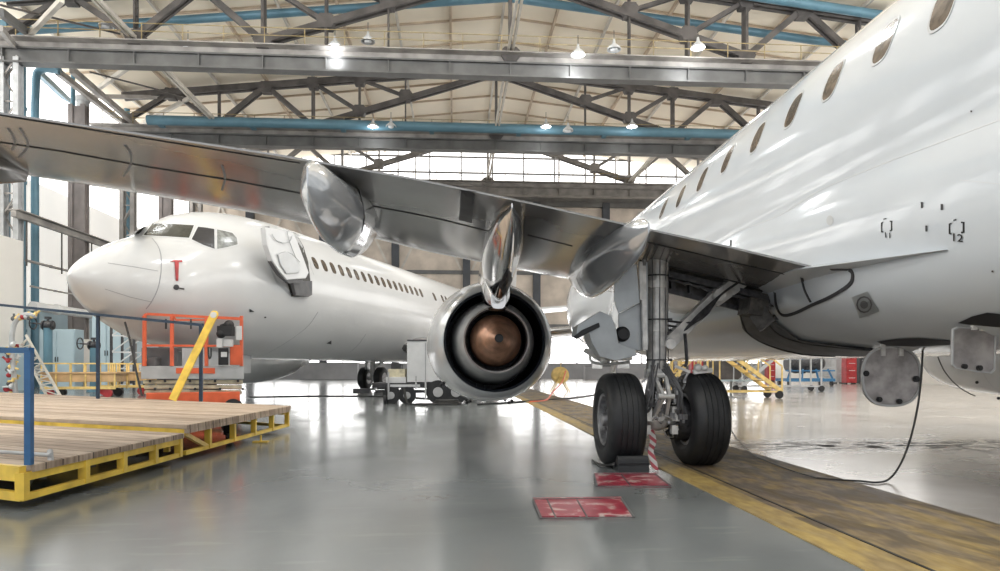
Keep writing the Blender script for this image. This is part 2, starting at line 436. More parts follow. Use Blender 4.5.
for i, (x0, x1) in enumerate(zip(xs, xs[1:])):
    b = MB(); b.box(((x0+x1)/2, YF+.25, 11), (x1-x0-.3, .12, 12.2))
    dr = obj('door_%d' % (i+1), b, M_brown, kind='structure', label='tall brown panelled leaf of the far hangar door')
    b = MB(); b.box((x0, YF-.1, 8.5), (.7, .5, 17)); obj('door_post', b, M_frame, dr)
    b = MB(); b.box(((x0+x1)/2, YF-.05, 16.9), (x1-x0, .4, .6)); b.box(((x0+x1)/2, YF-.15, 17.35), (x1-x0, .3, .5)); b.box(((x0+x1)/2, YF+.1, 10.2), (x1-x0, .2, .35)); b.box(((x0+x1)/2, YF+.1, 5.0), (x1-x0, .2, .5)); obj('rail', b, M_steelb, dr)
    b = MB(); b.bar((x0+.5, YF+.1, 10.4), ((x0+x1)/2, YF+.1, 16.3), .06, .2); b.bar(((x0+x1)/2, YF+.1, 16.3), (x1-.5, YF+.1, 10.4), .06, .2); obj('cross_brace', b, M_tie, dr)
# left wall, right wall
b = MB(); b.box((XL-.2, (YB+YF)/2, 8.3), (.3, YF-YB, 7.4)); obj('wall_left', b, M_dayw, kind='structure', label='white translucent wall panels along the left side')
b = MB(); b.box((XL-.2, (YB+YF)/2, 2.3), (.34, YF-YB, 4.6)); obj('wall_left_lower', b, M_wallb, kind='structure', label='pale blue lower cladding of the left wall')
b = MB(); b.box((XL-.2, (YB+YF)/2, 16.4), (.3, YF-YB, 8.8)); obj('window_3', b, M_day, kind='structure', label='bright high windows along the left wall')
b = MB(); b.box((XR+.2, (YB+YF)/2, 9), (.3, YF-YB, 18)); obj('wall_right', b, M_wallw, kind='structure', label='white right wall')
b = MB(); b.box((XR+.02, (YB+YF)/2, 12), (.1, YF-YB, 8)); obj('window_4', b, M_day, kind='structure', label='bright windows along the right wall')

# ------------------------------------------------------------------ roof trusses
M_steel_hazed = mat('truss_steel_hazed', (.24, .225, .21), .55, .1, .25, 1.5)  # lighter copy for the farthest truss: backlight haze put into the colour
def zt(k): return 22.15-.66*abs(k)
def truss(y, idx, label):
    M_steel = M_steel_hazed if idx == 2 else globals()['M_steel']
    M_steelb = M_steel_hazed if idx == 2 else globals()['M_steelb']
    t = empty('roof_truss', (XC, y, 16.3), 0, label, 'roof truss', 'roof trusses across the hangar')
    X = lambda k: XC+KS*k
    b = MB(); L = XR-XL; cx = (XL+XR)/2+.1
    b.box((cx, y, 16.34), (L, .62, .09)); b.box((cx, y, 16.72), (L, .16, .72)); b.box((cx, y, 17.06), (L, .5, .08))
    for k in range(-8, 9): b.box((X(k/2), y, 16.7), (.06, .5, .66))
    obj('girder', b, M_steelb, t)
    b = MB(); b.box((cx, y+.12, 17.26), (L, .5, .32)); b.box((cx, y, 17.44), (L, 1.3, .06)); obj('walkway', b, M_steell, t)
    def mem(n, k0, z0, k1, z1, w=.17, gap=.34, m=M_steel):
        b = MB()
        for s in (-1, 1): b.bar((X(k0), y+s*gap/2, z0), (X(k1), y+s*gap/2, z1), w*.8, w*1.5, up=Vector((0, 1, 0)) if abs(k0-k1) < .01 else Vector((0, 0, 1)))
        # lacing plates
        for i in range(1, 6):
            q = i/6; b.box((lerp(X(k0), X(k1), q), y, lerp(z0, z1, q)), (.1, gap, .08))
        obj(n, b, m, t)
    for s in (-1, 1):
        mem('top_chord', 0, zt(0), 4*s, zt(4), .26, .4)
        mem('diagonal_brace', 0, zt(0)-.3, s*2, 17.8, .22, .4)
        mem('diagonal_brace', s*1, 20.05, s*1.5, zt(1.5), .12, .2)
        mem('diagonal_brace', s*1.5, 18.9, s*2, zt(2), .14, .25)
        mem('diagonal_brace', s*2, 17.8, s*2.5, zt(2.5), .2, .3)
        mem('diagonal_brace', s*2.5, zt(2.5), s*3, 17.8, .2, .3)
        mem('diagonal_brace', s*3, 17.8, s*3.5, zt(3.5), .17, .3)
        mem('diagonal_brace', s*3.5, zt(3.5), s*4, 17.8, .17, .3)
        for k, w in ((1, .09), (1.5, .14), (2, .18), (3, .1)): mem('post', s*k, 17.7, s*k, zt(k), w, .3)
        for k, z in ((1, 20.05), (1.5, 18.9), (2, 17.75), (3, 17.75), (2, zt(2)-.1), (2.5, zt(2.5)-.15), (1.5, zt(1.5)-.1), (3.5, zt(3.5)-.1)):
            b = MB(); c = Vector((X(s*k), y-.28, z)); w = .5
            b.prism([c+Vector((-w, 0, .1)), c+Vector((-w*.6, 0, -.35)), c+Vector((w*.6, 0, -.35)), c+Vector((w, 0, .1)), c+Vector((w*.6, 0, .38)), c+Vector((-w*.6, 0, .38))], (0, .56, 0))
            obj('gusset', b, M_steel, t)
    mem('post', 0, 17.7, 0, zt(0), .2, .3)
    b = MB(); c = Vector((X(0), y-.3, 17.55)); b.prism([c+Vector((-.6, 0, 0)), c+Vector((-.3, 0, -.45)), c+Vector((.3, 0, -.45)), c+Vector((.6, 0, 0)), c+Vector((.3, 0, .3)), c+Vector((-.3, 0, .3))], (0, .6, 0)); obj('gusset', b, M_steel, t)
    # walkway railing
    b = MB()
    for z in (17.88, 18.27): b.bar((XL, y-.6, z), (XR, y-.6, z), .035, .035)
    for i in range(28): b.bar((XL+1+i*2, y-.6, 17.45), (XL+1+i*2, y-.6, 18.27), .04, .04)
    obj('railing', b, M_rail, t)
    return t
T1 = truss(TY[0], 0, 'nearest steel roof truss with grey girder and walkway railing, spanning above both wings')
T2 = truss(TY[1], 1, 'middle roof truss with the long blue pipe running along its girder')
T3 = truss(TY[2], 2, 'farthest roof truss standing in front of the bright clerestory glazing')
# blue pipes
b = MB(); b.tube((XL+4.2, 45.85, 17.55), (XR, 45.85, 17.55), .32, 16)
for i in range(9): b.box((XL+5+i*6, 46.1, 17.4), (.3, .5, .4))
obj('overhead_pipe', b, M_bluep, smooth=40, label='straight blue pipe running along the middle roof truss', cat='pipe', group='blue overhead pipes')
b = MB()
for s in (XL+.5, XR-.2): b.tube((XC, 34.3, roofz(XC)-.6), (s, 34.3, 19.1), .24, 14)
b.sphere((XC, 34.3, roofz(XC)-.6), .245)
obj('overhead_pipe', b, M_bluep, smooth=40, label='upper blue pipe following the roof slope at the top edge of the photo', cat='pipe', group='blue overhead pipes')
b = MB()
for s in (XL+.5, XR-.2): b.tube((XC, 36.6, roofz(XC)-1.3), (s, 36.6, 18.6), .22, 14)
b.sphere((XC, 36.6, roofz(XC)-1.3), .225)
obj('overhead_pipe', b, M_bluep, smooth=40, label='lower blue pipe following the roof slope behind the nearest truss', cat='pipe', group='blue overhead pipes')
# elbow pipe at left
pts = [P(60, 71, d=37), P(46, 69, d=37), P(38, 72, d=37), P(36, 80, d=37), P(35, 110, d=37)]
pts.append(Vector((pts[-1].x, pts[-1].y, 0)))
b = MB(); b.path([*smooth_pts(pts[:4], 5), pts[4], pts[5]], .2, 14)
obj('drain_pipe', b, M_bluep, smooth=50, label='blue elbowed drain pipe dropping beside the leftmost steel column', cat='pipe')

# ------------------------------------------------------------------ left wall steelwork
M_colb = mat('column_brown', (.24, .21, .20), .6, .1, .25, 1.)
cols = [('leftmost lattice steel column at the wall beside the blue elbowed pipe', 35.), ('second steel wall column, brown, behind the grey wing', 41.), ('third wall column with blue pipe just left of the airliner cockpit', 47.), ('wall column farther back beyond the white nose', 53.), ('last wall column near the far corner', 59.)]
for i, (lab, y) in enumerate(cols):
    t = empty('wall_column', (-22.2, y, 0), 0, lab, 'column', 'steel columns of the left wall')
    b = MB()
    for dx in (-.35, .35):
        b.box((-22.2+dx, y, 8.3), (.08, .42, 16.6)); b.box((-22.2+dx, y-.2, 8.3), (.26, .05, 16.6)); b.box((-22.2+dx, y+.2, 8.3), (.26, .05, 16.6))
    obj('chord', b, [M_grey, M_colb, M_steell, M_colb, M_steell][i], t)
    b = MB()
    for k in range(14): z = .6+k*1.15; b.bar((-22.55, y-.1, z), (-21.85, y-.1, z+1.15) if k % 2 else (-21.85, y-.1, z), .05, .08); b.bar((-21.85 if k % 2 == 0 else -22.55, y+.1, z), (-22.55 if k % 2 == 0 else -21.85, y+.1, z+1.15), .05, .08)
    obj('lacing', b, M_steell, t)
    if i in (1, 3):
        b = MB(); b.box((-22.2, y, 8.3), (.6, .3, 16.4)); obj('web', b, M_colb, t)
    b = MB(); b.box((-22.2, y, .1), (1.4, .7, .2)); obj('base_plate', b, M_steelb, t)
for lab, px, d in (('blue riser pipe beside the leftmost column', 22, 36), ('blue riser pipe beside the third column, left of the cockpit', 127, 47), ('slim blue riser pipe between the second and third columns', 73, 40.2)):
    p = P(px, 300, d=d); b = MB(); r = .19 if d != 40.2 else .12; b.tube((p.x, p.y, 0), (p.x, p.y, 19.3), r, 14)
    for z in (3, 7, 11, 15): b.tube((p.x, p.y, z), (p.x, p.y, z+.15), r*1.25, 14)
    obj('riser_pipe', b, M_bluep, smooth=40, loc=(p.x, p.y, 0), label=lab, cat='pipe', group='blue riser pipes')
# catwalk beam with rails
t = empty('wall_catwalk', (-21.5, 47, 8.6), 0, 'pale longitudinal catwalk beam with hanging rods on the left wall', 'catwalk')
b = MB(); b.box((-21.45, 47, 8.6), (.25, 26, .3)); b.box((-21.45, 47, 8.8), (.6, 26, .05)); obj('beam', b, M_steell, t)
for i in range(9):
    b = MB(); b.bar((-21.45, 35+i*3, 8.6), (-21.45, 35+i*3, 6.2), .06, .06); obj('hanger_rod', b, M_steel, t)
def lpipe(name, x, z, r, m, lab, y0=35.2, y1=62):
    b = MB(); b.tube((x, y0, z), (x, y1, z), r, 14)
    for i in range(6): b.tube((x, y0+2+i*5, z), (x, y0+2.18+i*5, z), r*1.25, 14)
    obj(name, b, m, smooth=40, label=lab, cat='pipe', group='pipes along the left wall')
lpipe('wall_pipe', -21.3, 4.2, .24, M_ppipe, 'thick white insulated pipe running along the left wall')
lpipe('wall_pipe', -21.4, 5.2, .05, M_steell, 'thin pale pipe above the thick white pipe on the left wall')
lpipe('wall_pipe', -21.4, .95, .32, M_ppipe, 'lowest thick grey pipe near the floor at the left wall', 36)
lpipe('wall_pipe', -21.6, 6.5, .07, M_steell, 'thin conduit with lamps midway up the left wall')
# slanting braces top left
for k, (a, c, m_, lab) in enumerate([(P(38, 72, d=37.5), P(74, 106, d=44), M_bluep, 'blue diagonal wall brace in the upper left windows'), (P(88, 106, d=46), P(122, 128, d=52), M_bluep, 'second blue diagonal wall brace right of the grey post'),
        (P(58, 72, d=37), P(130, 128, d=50), M_steell, 'long pale diagonal tie in the upper left corner'), (P(0, 28, d=28), P(16, 48, d=34), M_steell, 'short pale diagonal brace at the left edge of the photo'),
        (P(62, 0, d=30), P(17, 48, d=34.6), M_tie, 'pale diagonal strut rising from the leftmost column head'), (P(0, 5, d=30), P(120, 34, d=35.5), M_steel, 'thin dark tie rod crossing the upper left corner'),
        (P(90, 72, d=36.), P(190, 98, d=46), M_steel, 'thin dark tie rod below the nearest girder'), (P(76, 96, d=44), P(190, 98, d=46), M_steell, 'pale horizontal strut behind the grey post'),
        (P(130, 66, d=38), P(86, 97, d=44), M_tie, 'pale crossing strut above the grey post'), (P(190, 98, d=45), P(133, 128, d=50), M_tie, 'pale crossing strut left of the blue pipe end'),
        (P(72, 70, d=36.2), P(140, 128, d=47), M_steell, 'pale edge beam along the roof eaves'), (P(0, 12, d=29), P(30, 34, d=34), M_steelb, 'grey eaves beam at the upper left corner')]):
    b = MB(); w = .28 if k in (0, 1, 2, 10, 11) else .2 if k in (3, 4, 7, 8, 9) else .07
    b.bar(a, c, w, w*1.2); obj('wall_brace', b, m_, label=lab, cat='brace', group='diagonal wall braces')
p = P(83, 150, d=42.5); b = MB(); b.tube((p.x, p.y, 0), (p.x, p.y, CH+270/F*42.5), .36, 18); b.tube((p.x, p.y, CH+270/F*42.5-.3), (p.x, p.y, CH+270/F*42.5), .42, 18)
obj('exhaust_stack', b, M_grey, smooth=40, loc=(p.x, p.y, 0), label='round grey stack rising behind the wing in the upper left windows', cat='stack')
for lab, px, d in (('blue vertical post in the upper left windows', 73, 44.5), ('blue vertical post at the left edge of the photo', 5, 34.5)):
    p = P(px, 150, d=d); b = MB(); b.box((p.x, p.y, 9.5), (.34, .34, 19)); b.box((p.x, p.y, .08), (.7, .7, .16)); obj('wall_post', b, M_bluep, loc=(p.x, p.y, 0), label=lab, cat='post', group='blue wall posts')
# corrugated shed at left edge
t = empty('corrugated_booth', P(0, 373, d=31), 0, 'white corrugated booth with pale blue base at the left edge by the wall', 'booth')
b = MB(); q = P(-20, 372, d=31); q1 = P(9, 372, d=31)
for i in range(16):
    x = q.x+i*(q1.x-q.x)/15; b.box((x, q1.y-1, 4.6), (.07, .12, 5.1))
b.box(((q.x+q1.x)/2, q1.y, 4.6), (q1.x-q.x, 2.0, 5.1)); obj('upper_cladding', b, M_wallw, t)
b = MB(); b.box(((q.x+q1.x)/2, q1.y, 1.02), (q1.x-q.x+.2, 2.1, 2.04)); obj('lower_cladding', b, M_wallb, t)

# ------------------------------------------------------------------ lamps
def lamp(p, lab, power=0, kind=0):
    t = empty('high_bay_lamp', p, 0, lab, 'lamp', 'high bay lamps on the trusses')
    b = MB(); b.lathe([(.55, .05), (.35, .09), (.3, .12), (.1, .34), (0, .36), (.02, .33), (.12, .28)], p, 'Z', 20); obj('housing', b, M_lgrey, t, smooth=40)
    b = MB(); b.tube(p+Vector((0, 0, .55)), p+Vector((0, 0, 1.0)), .02, 6); obj('hook', b, M_steel, t)
    b = MB(); b.sphere(p+Vector((0, 0, .02)), .2, sc=(1, 1, .5)); obj('bulb', b, M_lamp if power else M_lgrey, t, smooth=60)
    if power:
        L = bpy.data.lights.new('lamp_light', 'POINT'); L.energy = power; L.color = (.95, .98, 1); L.shadow_soft_size = .45
        o = bpy.data.objects.new('lamp_light', L); COL.objects.link(o); o.parent = t; o.location = (0, 0, -.55)
LP = 200
for px, py, d, lab in ((335, 47, 34.2, 'lit lamp on the nearest girder, left of the centre post'), (578, 55, 34.2, 'lit lamp on the nearest girder, right of the centre post'),
        (698, 48, 34.2, 'lit lamp on the nearest girder, next to the white fuselage'), (373, 127, 45.0, 'lit lamp on the middle girder, left of the centre'),
        (546, 127, 45.0, 'lit lamp on the middle girder, just right of the centre'), (632, 127, 45.0, 'lit lamp on the middle girder, nearest the fuselage'), (188, 50, 34.2, 'lit lamp at the left end of the nearest girder')):
    lamp(P(px, py, d=d), lab, LP*(.35 if d > 40 else .8))
for px, py, d, lab in ((368, 42, 34.3, 'unlit pendant lamp hanging before the nearest truss, left side'), (614, 50, 34.3, 'unlit pendant lamp hanging before the nearest truss, right side'), (391, 127, 45.1, 'unlit pendant lamp at the middle truss, left side'), (568, 131, 45.1, 'unlit pendant lamp at the middle truss, right side'), (106, 27, 34.5, 'unlit pendant lamp in the upper left corner')):
    lamp(P(px, py, d=d), lab)
for x, y in ((-14, 10), (3, 14), (20, 12), (-14, 23), (3, 22), (20, 23), (-12, -2), (3, -4), (18, -3)):  # unseen lamps added over the near bay, carrying most of the lamp power
    lamp(Vector((x, y, 18.0)), 'unseen high bay lamp added above the near hangar bay for extra light', LP*6.8)

# =================================================================== NEAR AIRCRAFT
AX = 5.25
air = empty('airliner', (AX, 7.5, 0), 0, 'large white jet airliner in the foreground, seen from behind its left wing', 'airplane', 'airliners in the hangar')
FUS = [  # Y, half width, top z, bottom z
    (-15, .15, 5.1, 4.7), (-12, .55, 5.15, 3.7), (-8, 1.05, 5.12, 2.7), (-4, 1.40, 5.08, 2.0), (-1, 1.51, 5.07, 1.75), (2, 1.53, 5.07, 1.72), (20, 1.53, 5.07, 1.72), (21.5, 1.50, 5.02, 1.72), (23, 1.38, 4.78, 1.74), (24, 1.2, 4.35, 1.82), (24.8, .98, 3.95, 1.95), (25.4, .74, 3.6, 2.12), (25.9, .42, 3.2, 2.38), (26.15, .03, 2.82, 2.78)]
FAIRS = [(-1.5, 0), (3., .96), (5, 1), (13, 1), (15, .9), (18, 0)]
def sup(c, s, zc, hw, hh, n, cy):
    """radius from (0,cy) along (c,s) to superellipse centred (0,zc)"""
    lo, hi = 0, 4.
    def inside(r): return abs(r*c/hw)**n + abs((cy+r*s-zc)/hh)**n < 1
    if not inside(max(0.0, 0)) and not any(inside(q*.1) for q in range(1, 35)): return 0
    r = 3.5
    while r > 0 and not inside(r): r -= .05
    lo, hi = r, r+.05
    for _ in range(8):
        m = (lo+hi)/2
        if inside(m): lo = m
        else: hi = m
    return lo
def fus_ring(Y, n=96):
    hw, zt_, zb = interp(FUS, Y); zc = (zt_+zb)/2; hh = (zt_-zb)/2; s = interp(FAIRS, Y)[0]; s = s*s*(3-2*s)
    out = []
    for i in range(n):
        a = 2*PI*i/n; c, q = math.cos(a), math.sin(a)
        r = 1/math.sqrt((c/hw)**2+(q/hh)**2)
        if s > 0 and q < .15:
            r2 = sup(c, q, 2.28, lerp(1.15, 1.62, s), lerp(.5, 1.04, s), 2.5, zc)
            if r2 > 0:
                k = 14; r = (r**k+r2**k)**(1/k)
        out.append(Vector((AX+c*r, Y, zc+q*r)))
    return out
fus = MB(); Ys = [y[0] for y in FUS]+[-.2, .6, 1.2, 2.5]+[3+.5*i for i in range(34)]
Ys = sorted(set(Ys)); fus.loft([fus_ring(y) for y in Ys])
obj('fuselage', fus, M_white, air, smooth=40)
SF = Surf(fus)
# ---- wing
WST = [  # X, Yte, zte, Yle, zle, t/c
    (5.6, 6.4, 1.78, 12.2, 1.9, .13), (4.4, 6.4, 1.92, 11.7, 2.12, .13), (3.6, 6.4, 2.10, 11.4, 2.27, .13), (2.7, 6.4, 2.30, 11.0, 2.46, .125), (1.8, 6.4, 2.48, 10.55, 2.64, .12), (.7, 6.12, 2.63, 10.05, 2.74, .115),
    (-.35, 5.82, 2.75, 9.5, 2.83, .11), (-1.4, 5.54, 2.84, 9.0, 3.00, .11), (-2.4, 5.27, 2.90, 8.5, 3.10, .105), (-3.4, 5.0, 2.955, 7.99, 3.16, .10), (-4.5, 4.72, 3.02, 7.46, 3.22, .10), (-6.5, 4.18, 3.14, 6.4, 3.30, .10), (-8.7, 3.6, 3.28, 5.35, 3.38, .09)]
def wring(st, mir=False, n=14):
    X, yt, zt_, yl, zl, tc = st; c = yl-yt; up, lo = [], []
    for i in range(n+1):
        u = .5*(1-math.cos(PI*i/n)); th = 5*tc*(.2969*math.sqrt(u)-.126*u-.3516*u*u+.2843*u**3-.1015*u**4)*c
        y = yl-u*c; zc = lerp(zl, zt_, u)+.015*c*math.sin(PI*u)
        up.append((y, zc+th*1.1+.004)); lo.append((y, zc-th*.95-.004))
    x = 2*AX-X if mir else X
    return [Vector((x, y, z)) for y, z in up]+[Vector((x, y, z)) for y, z in reversed(lo)]
def wst_at(x):
    t = sorted(WST); return (x,)+interp(t, x)
xs = sorted(set([s[0] for s in WST]+[-8.7+.45*i for i in range(32) if -8.7+.45*i < 5.6]), reverse=True)
wing = MB(); wing.loft([wring(wst_at(x)) for x in xs])
obj('wing', wing, M_wing, air, smooth=35)
wr = MB(); wr.loft([wring(wst_at(x), True) for x in xs]); obj('wing', wr, M_wing, air, smooth=35)
SW = Surf(wing); SA = Surf(wing, fus)
# wing lines and patches
b = MB()
for pts, w in (([(0, 142), (60, 151), (150, 167), (230, 180), (300, 193)], .022), ([(366, 205), (400, 211), (440, 219), (492, 232)], .022), ([(528, 235), (560, 243), (572, 246)], .022),
               ([(638, 240), (690, 252), (740, 264), (802, 278)], .022), ([(634, 259), (690, 271), (740, 283), (775, 293)], .022), ([(0, 115), (100, 131), (200, 147), (300, 163)], .01)):
    ribbon(b, SW, pts, w, .006)
obj('flap_gap_line', b, M_black, air)
b = MB()
for pts in ([(8, 128), (13, 136), (15, 143), (12, 150)], [(20, 128), (27, 140), (27, 148), (18, 158)], [(125, 145), (131, 155), (130, 166), (123, 176)], [(222, 165), (225, 178), (222, 190)]):
    ribbon(b, SW, spx(pts), .018, .004)
obj('panel_seam', b, M_seam, air)
b = MB(); patch(b, SW, [(461, 190), (476, 192), (472, 222), (459, 219)], .012, 3, 3); obj('access_patch', b, M_dark, air, label='dark rectangular patch under the wing')

# ---- flap track fairings (canoes)
def canoe(name, X, st, m, parent=None, lab=None):
    b = MB(); rings = []
    tab = [(y, xo, zt_, zb, hw) for y, xo, zt_, zb, hw in st]
    ys = [lerp(st[0][0], st[-1][0], i/26) for i in range(27)]
    sm = smooth_pts([(i, 0, 0) for i in range(2)], 1)
    for y in ys:
        xo, zt_, zb, hw = interp(tab, y); n = 28; zc = (zt_+zb)/2; hh = (zt_-zb)/2; r = []
        for i in range(n):
            a = 2*PI*i/n; c, s = math.cos(a), math.sin(a)
            e = .75 if s > 0 else 1.15
            r.append(Vector((X+xo+hw*math.copysign(abs(c)**.9, c)*(1 if s > 0 else (1-.45*abs(s))), y, zc+hh*math.copysign(abs(s)**e, s))))
        rings.append(r)
    b.loft(rings); o = obj(name, b, m, parent or air, smooth=50)
    if lab: tag(o, lab)
    return b
A = canoe('flap_track_fairing', -1.07, [(5.07, -.03, 2.62, 2.46, .008), (5.12, -.03, 2.69, 2.32, .05), (5.3, -.02, 2.72, 2.25, .12), (5.7, 0, 2.74, 2.17, .19), (6.2, .02, 2.82, 2.16, .23), (6.8, .03, 2.9, 2.22, .24), (7.4, .03, 2.9, 2.36, .22), (8.0, .02, 2.9, 2.58, .15), (8.5, 0, 2.9, 2.8, .03)], M_fair)
B_ = canoe('flap_track_fairing', .52, [(6.08, 0, 2.62, 2.56, .008), (6.14, 0, 2.66, 2.46, .05), (6.35, 0, 2.68, 2.32, .12), (6.7, 0, 2.7, 2.16, .17), (7.2, 0, 2.7, 2.02, .21), (7.8, 0, 2.7, 1.90, .21), (8.6, 0, 2.7, 1.93, .18), (9.6, 0, 2.7, 2.1, .08), (10, 0, 2.7, 2.3, .03)], M_chrome)
C = canoe('flap_track_fairing', 1.72, [(5.90, .02, 2.42, 2.32, .008), (5.96, .02, 2.47, 2.22, .05), (6.1, 0, 2.5, 2.17, .09), (6.5, 0, 2.55, 2.10, .16), (7.1, 0, 2.6, 2.02, .21), (7.7, 0, 2.6, 1.98, .23), (8.3, 0, 2.6, 1.98, .22), (8.9, 0, 2.6, 2.08, .18), (9.5, 0, 2.6, 2.25, .1), (10, 0, 2.6, 2.45, .03)], M_fair)
D = canoe('flap_track_fairing', -4.3, [(4.1, 0, 2.95, 2.8, .02), (4.6, 0, 3.0, 2.7, .12), (5.3, 0, 3.05, 2.62, .18), (6.0, .02, 3.05, 2.66, .19), (6.45, .05, 3.1, 2.8, .13), (6.9, .06, 3.1, 2.95, .03)], M_wing)
for mx in (1.72, .5, -1.13, -4.3):
    canoe('flap_track_fairing', 2*AX-mx, [(5.3, 0, 2.6, 2.5, .02), (5.8, 0, 2.7, 2.3, .15), (6.8, 0, 2.75, 2.15, .2), (7.8, 0, 2.75, 2.2, .18), (8.8, 0, 2.8, 2.55, .05)], M_fair)
S_A = Surf(A); b = MB(); ribbon(b, S_A, spx([(340, 170), (352, 180), (360, 195), (364, 215), (362, 232)]), .02, .004, 3); obj('fairing_joint', b, M_black, air)
S_B = Surf(B_); b = MB(); patch(b, S_B, [(508, 268), (517, 281), (513, 296), (505, 300), (499, 284)], .008, 3, 3); obj('drain_recess', b, M_dark, air)

# ---- engines
def engine(cx, cz, y0, name_parent, right=False):
    e = MB(); c = (cx, 0, cz)
    cowl = [(y0+.00, .672), (y0+.02, .70), (y0+.5, .82), (y0+1.0, .91), (y0+1.5, .955), (y0+2.3, .965), (y0+3.0, .93), (y0+3.6, .86), (y0+3.9, .79), (y0+3.95, .74), (y0+3.9, .70), (y0+3.6, .66), (y0+3.0, .64)]
    b = MB(); b.lathe([(y, r) for y, r in cowl], c, 'Y', 72, cap=False)
    for v in b.v:
        if v.z < cz: v.z = cz+(v.z-cz)*(1-.09*min(1, max(0, (v.y-y0)/1.2)))
    en = obj('engine', b, M_cowl, air, smooth=50)
    b = MB(); b.lathe([(y0, .665), (y0+.02, .64), (y0+.5, .67), (y0+1.3, .72), (y0+2.2, .70), (y0+3.0, .64)], c, 'Y', 72, cap=False); obj('bypass_duct', b, M_duct, en, smooth=50)
    b = MB(); b.lathe([(y0+2.2, .40), (y0+2.19, .71)], c, 'Y', 48, cap=False)
    for i in range(30):
        a = 2*PI*i/30; b.bar((cx+math.cos(a)*.42, y0+2.1, cz+math.sin(a)*.42), (cx+math.cos(a+.08)*.70, y0+2.1, cz+math.sin(a+.08)*.70), .03, .12)
    obj('guide_vanes', b, M_duct, en)
    b = MB(); b.lathe([(y0-.38, .395), (y0-.40, .415), (y0-.2, .46), (y0+.05, .515), (y0+.4, .57), (y0+.8, .60), (y0+1.3, .60), (y0+2.1, .52)], c, 'Y', 64, cap=False); obj('core_cowl', b, M_core, en, smooth=50)
    b = MB(); b.lathe([(y0-.38, .395), (y0-.37, .38), (y0+.1, .39), (y0+.6, .41)], c, 'Y', 64, cap=False); b.lathe([(y0+.5, .2), (y0+.5, .42)], c, 'Y', 48, cap=False); obj('core_nozzle', b, M_legd, en, smooth=50)
    b = MB(); b.lathe([(y0+.5, .28), (y0-.15, .335), (y0-.32, .318), (y0-.55, .22), (y0-.85, .062), (y0-.87, .05), (y0-.80, .04), (y0-.6, .03)], c, 'Y', 64); cn = obj('exhaust_cone', b, M_cone, en, smooth=60)
    b = MB(); b.lathe([(y0-.875, .052), (y0-.878, .046), (y0-.872, .02)], c, 'Y', 24); obj('cone_vent', b, M_black, cn)
    # pylon
    rings = []
    for y, hw, zb_, zt_ in ((y0-.75, .09, cz+.36, cz+.58), (y0-.6, .15, cz+.34, cz+.8), (y0-.2, .18, cz+.38, cz+1.0), (y0+.3, .18, cz+.45, cz+1.2), (y0+1.2, .17, cz+.5, cz+1.3), (y0+2.5, .15, cz+.6, cz+1.2), (y0+3.2, .06, cz+.7, cz+.95)):
        rings.append([Vector((cx+hw*math.copysign(abs(math.cos(a))**.6, math.cos(a)), y, (zb_+zt_)/2+(zt_-zb_)/2*math.copysign(abs(math.sin(a))**.7, math.sin(a)))) for a in [2*PI*i/24 for i in range(24)]])
    b = MB(); b.loft(rings); obj('pylon', b, M_chrome, en, smooth=50)
    # strakes and latches along the belly of the cowl
    b = MB()
    for yy in (y0+.9, y0+1.7, y0+2.5):
        rr = interp([(y, r) for y, r in cowl[:8]], yy)[0]
        for a in (-110, -140, -70): b.sphere((cx+math.cos(R(a))*rr, yy, cz+math.sin(R(a))*rr), .028, 8, 6)
    obj('cowl_latch', b, M_black, en)
    b = MB()
    for yy in (y0+.75, y0+2.2): b.lathe([(yy, interp([(y, r) for y, r in cowl[:8]], yy)[0]+.003), (yy+.012, interp([(y, r) for y, r in cowl[:8]], yy+.012)[0]+.003)], c, 'Y', 72, cap=False)
    obj('cowl_joint', b, M_seam, en)
    return en
engine(.52, 1.46, 8.75, air)
engine(2*AX-.52, 1.46, 8.75, air)

# ---- wing root fillet
def closed_band(mb, pts_a, pts_b): pass
b = MB(); rings = []
for i in range(15):
    t = i/14; y = lerp(7.6, 4.72, t); xe = lerp(3.44, 3.655, max(0, (6.5-y)/2.0)) if y < 6.5 else 3.44; ze = lerp(2.11, 1.99, max(0, min(1, (6.5-y)/1.8))); th = lerp(.14, .02, t)
    rings.append([Vector((xe, y, ze+.001+.012*(1-t))), Vector((lerp(xe, 5, .3), y, ze+.10*(1-t)+.03)), Vector((5.0, y, ze+.16)), Vector((5.0, y, ze-.4)), Vector((lerp(xe, 5, .35), y, ze-.25*(1-t)-.04)), Vector((xe, y, ze-.001-.012*(1-t)))])
b.loft(rings); obj('wing_fillet', b, M_white, air, smooth=50); FIL = b
SR = Surf(wing, fus, FIL)
b = MB()
ribbon(b, SR, spx([(831, 269), (850, 270), (853, 278), (848, 286), (830, 297), (812, 305), (795, 313), (783, 315), (777, 307), (775, 292)]), .035, .010, 3)
ribbon(b, SR, spx([(802, 277), (805, 290), (811, 302)]), .028, .010, 3)
obj('flap_end_seal', b, M_seamd, air)
# belly seal / wheel well edge
b = MB(); patch(b, SR, spx([(741, 309), (765, 311), (773, 326), (787, 336), (817, 343), (850, 347), (872, 348), (868, 354), (835, 353.5), (800, 351), (770, 343), (752, 335), (744, 327)], 2), .03, 4, 2); obj('wheel_well_seal', b, M_seal, air)
b = MB(); ribbon(b, SR, spx([(741, 309), (748, 330), (768, 343), (800, 352), (835, 354)], 3), .03, .035, 3); ribbon(b, SR, spx([(765, 311), (773, 326), (787, 336), (817, 343), (872, 348)], 3), .025, .035, 3); obj('seal_edge', b, M_black, air)
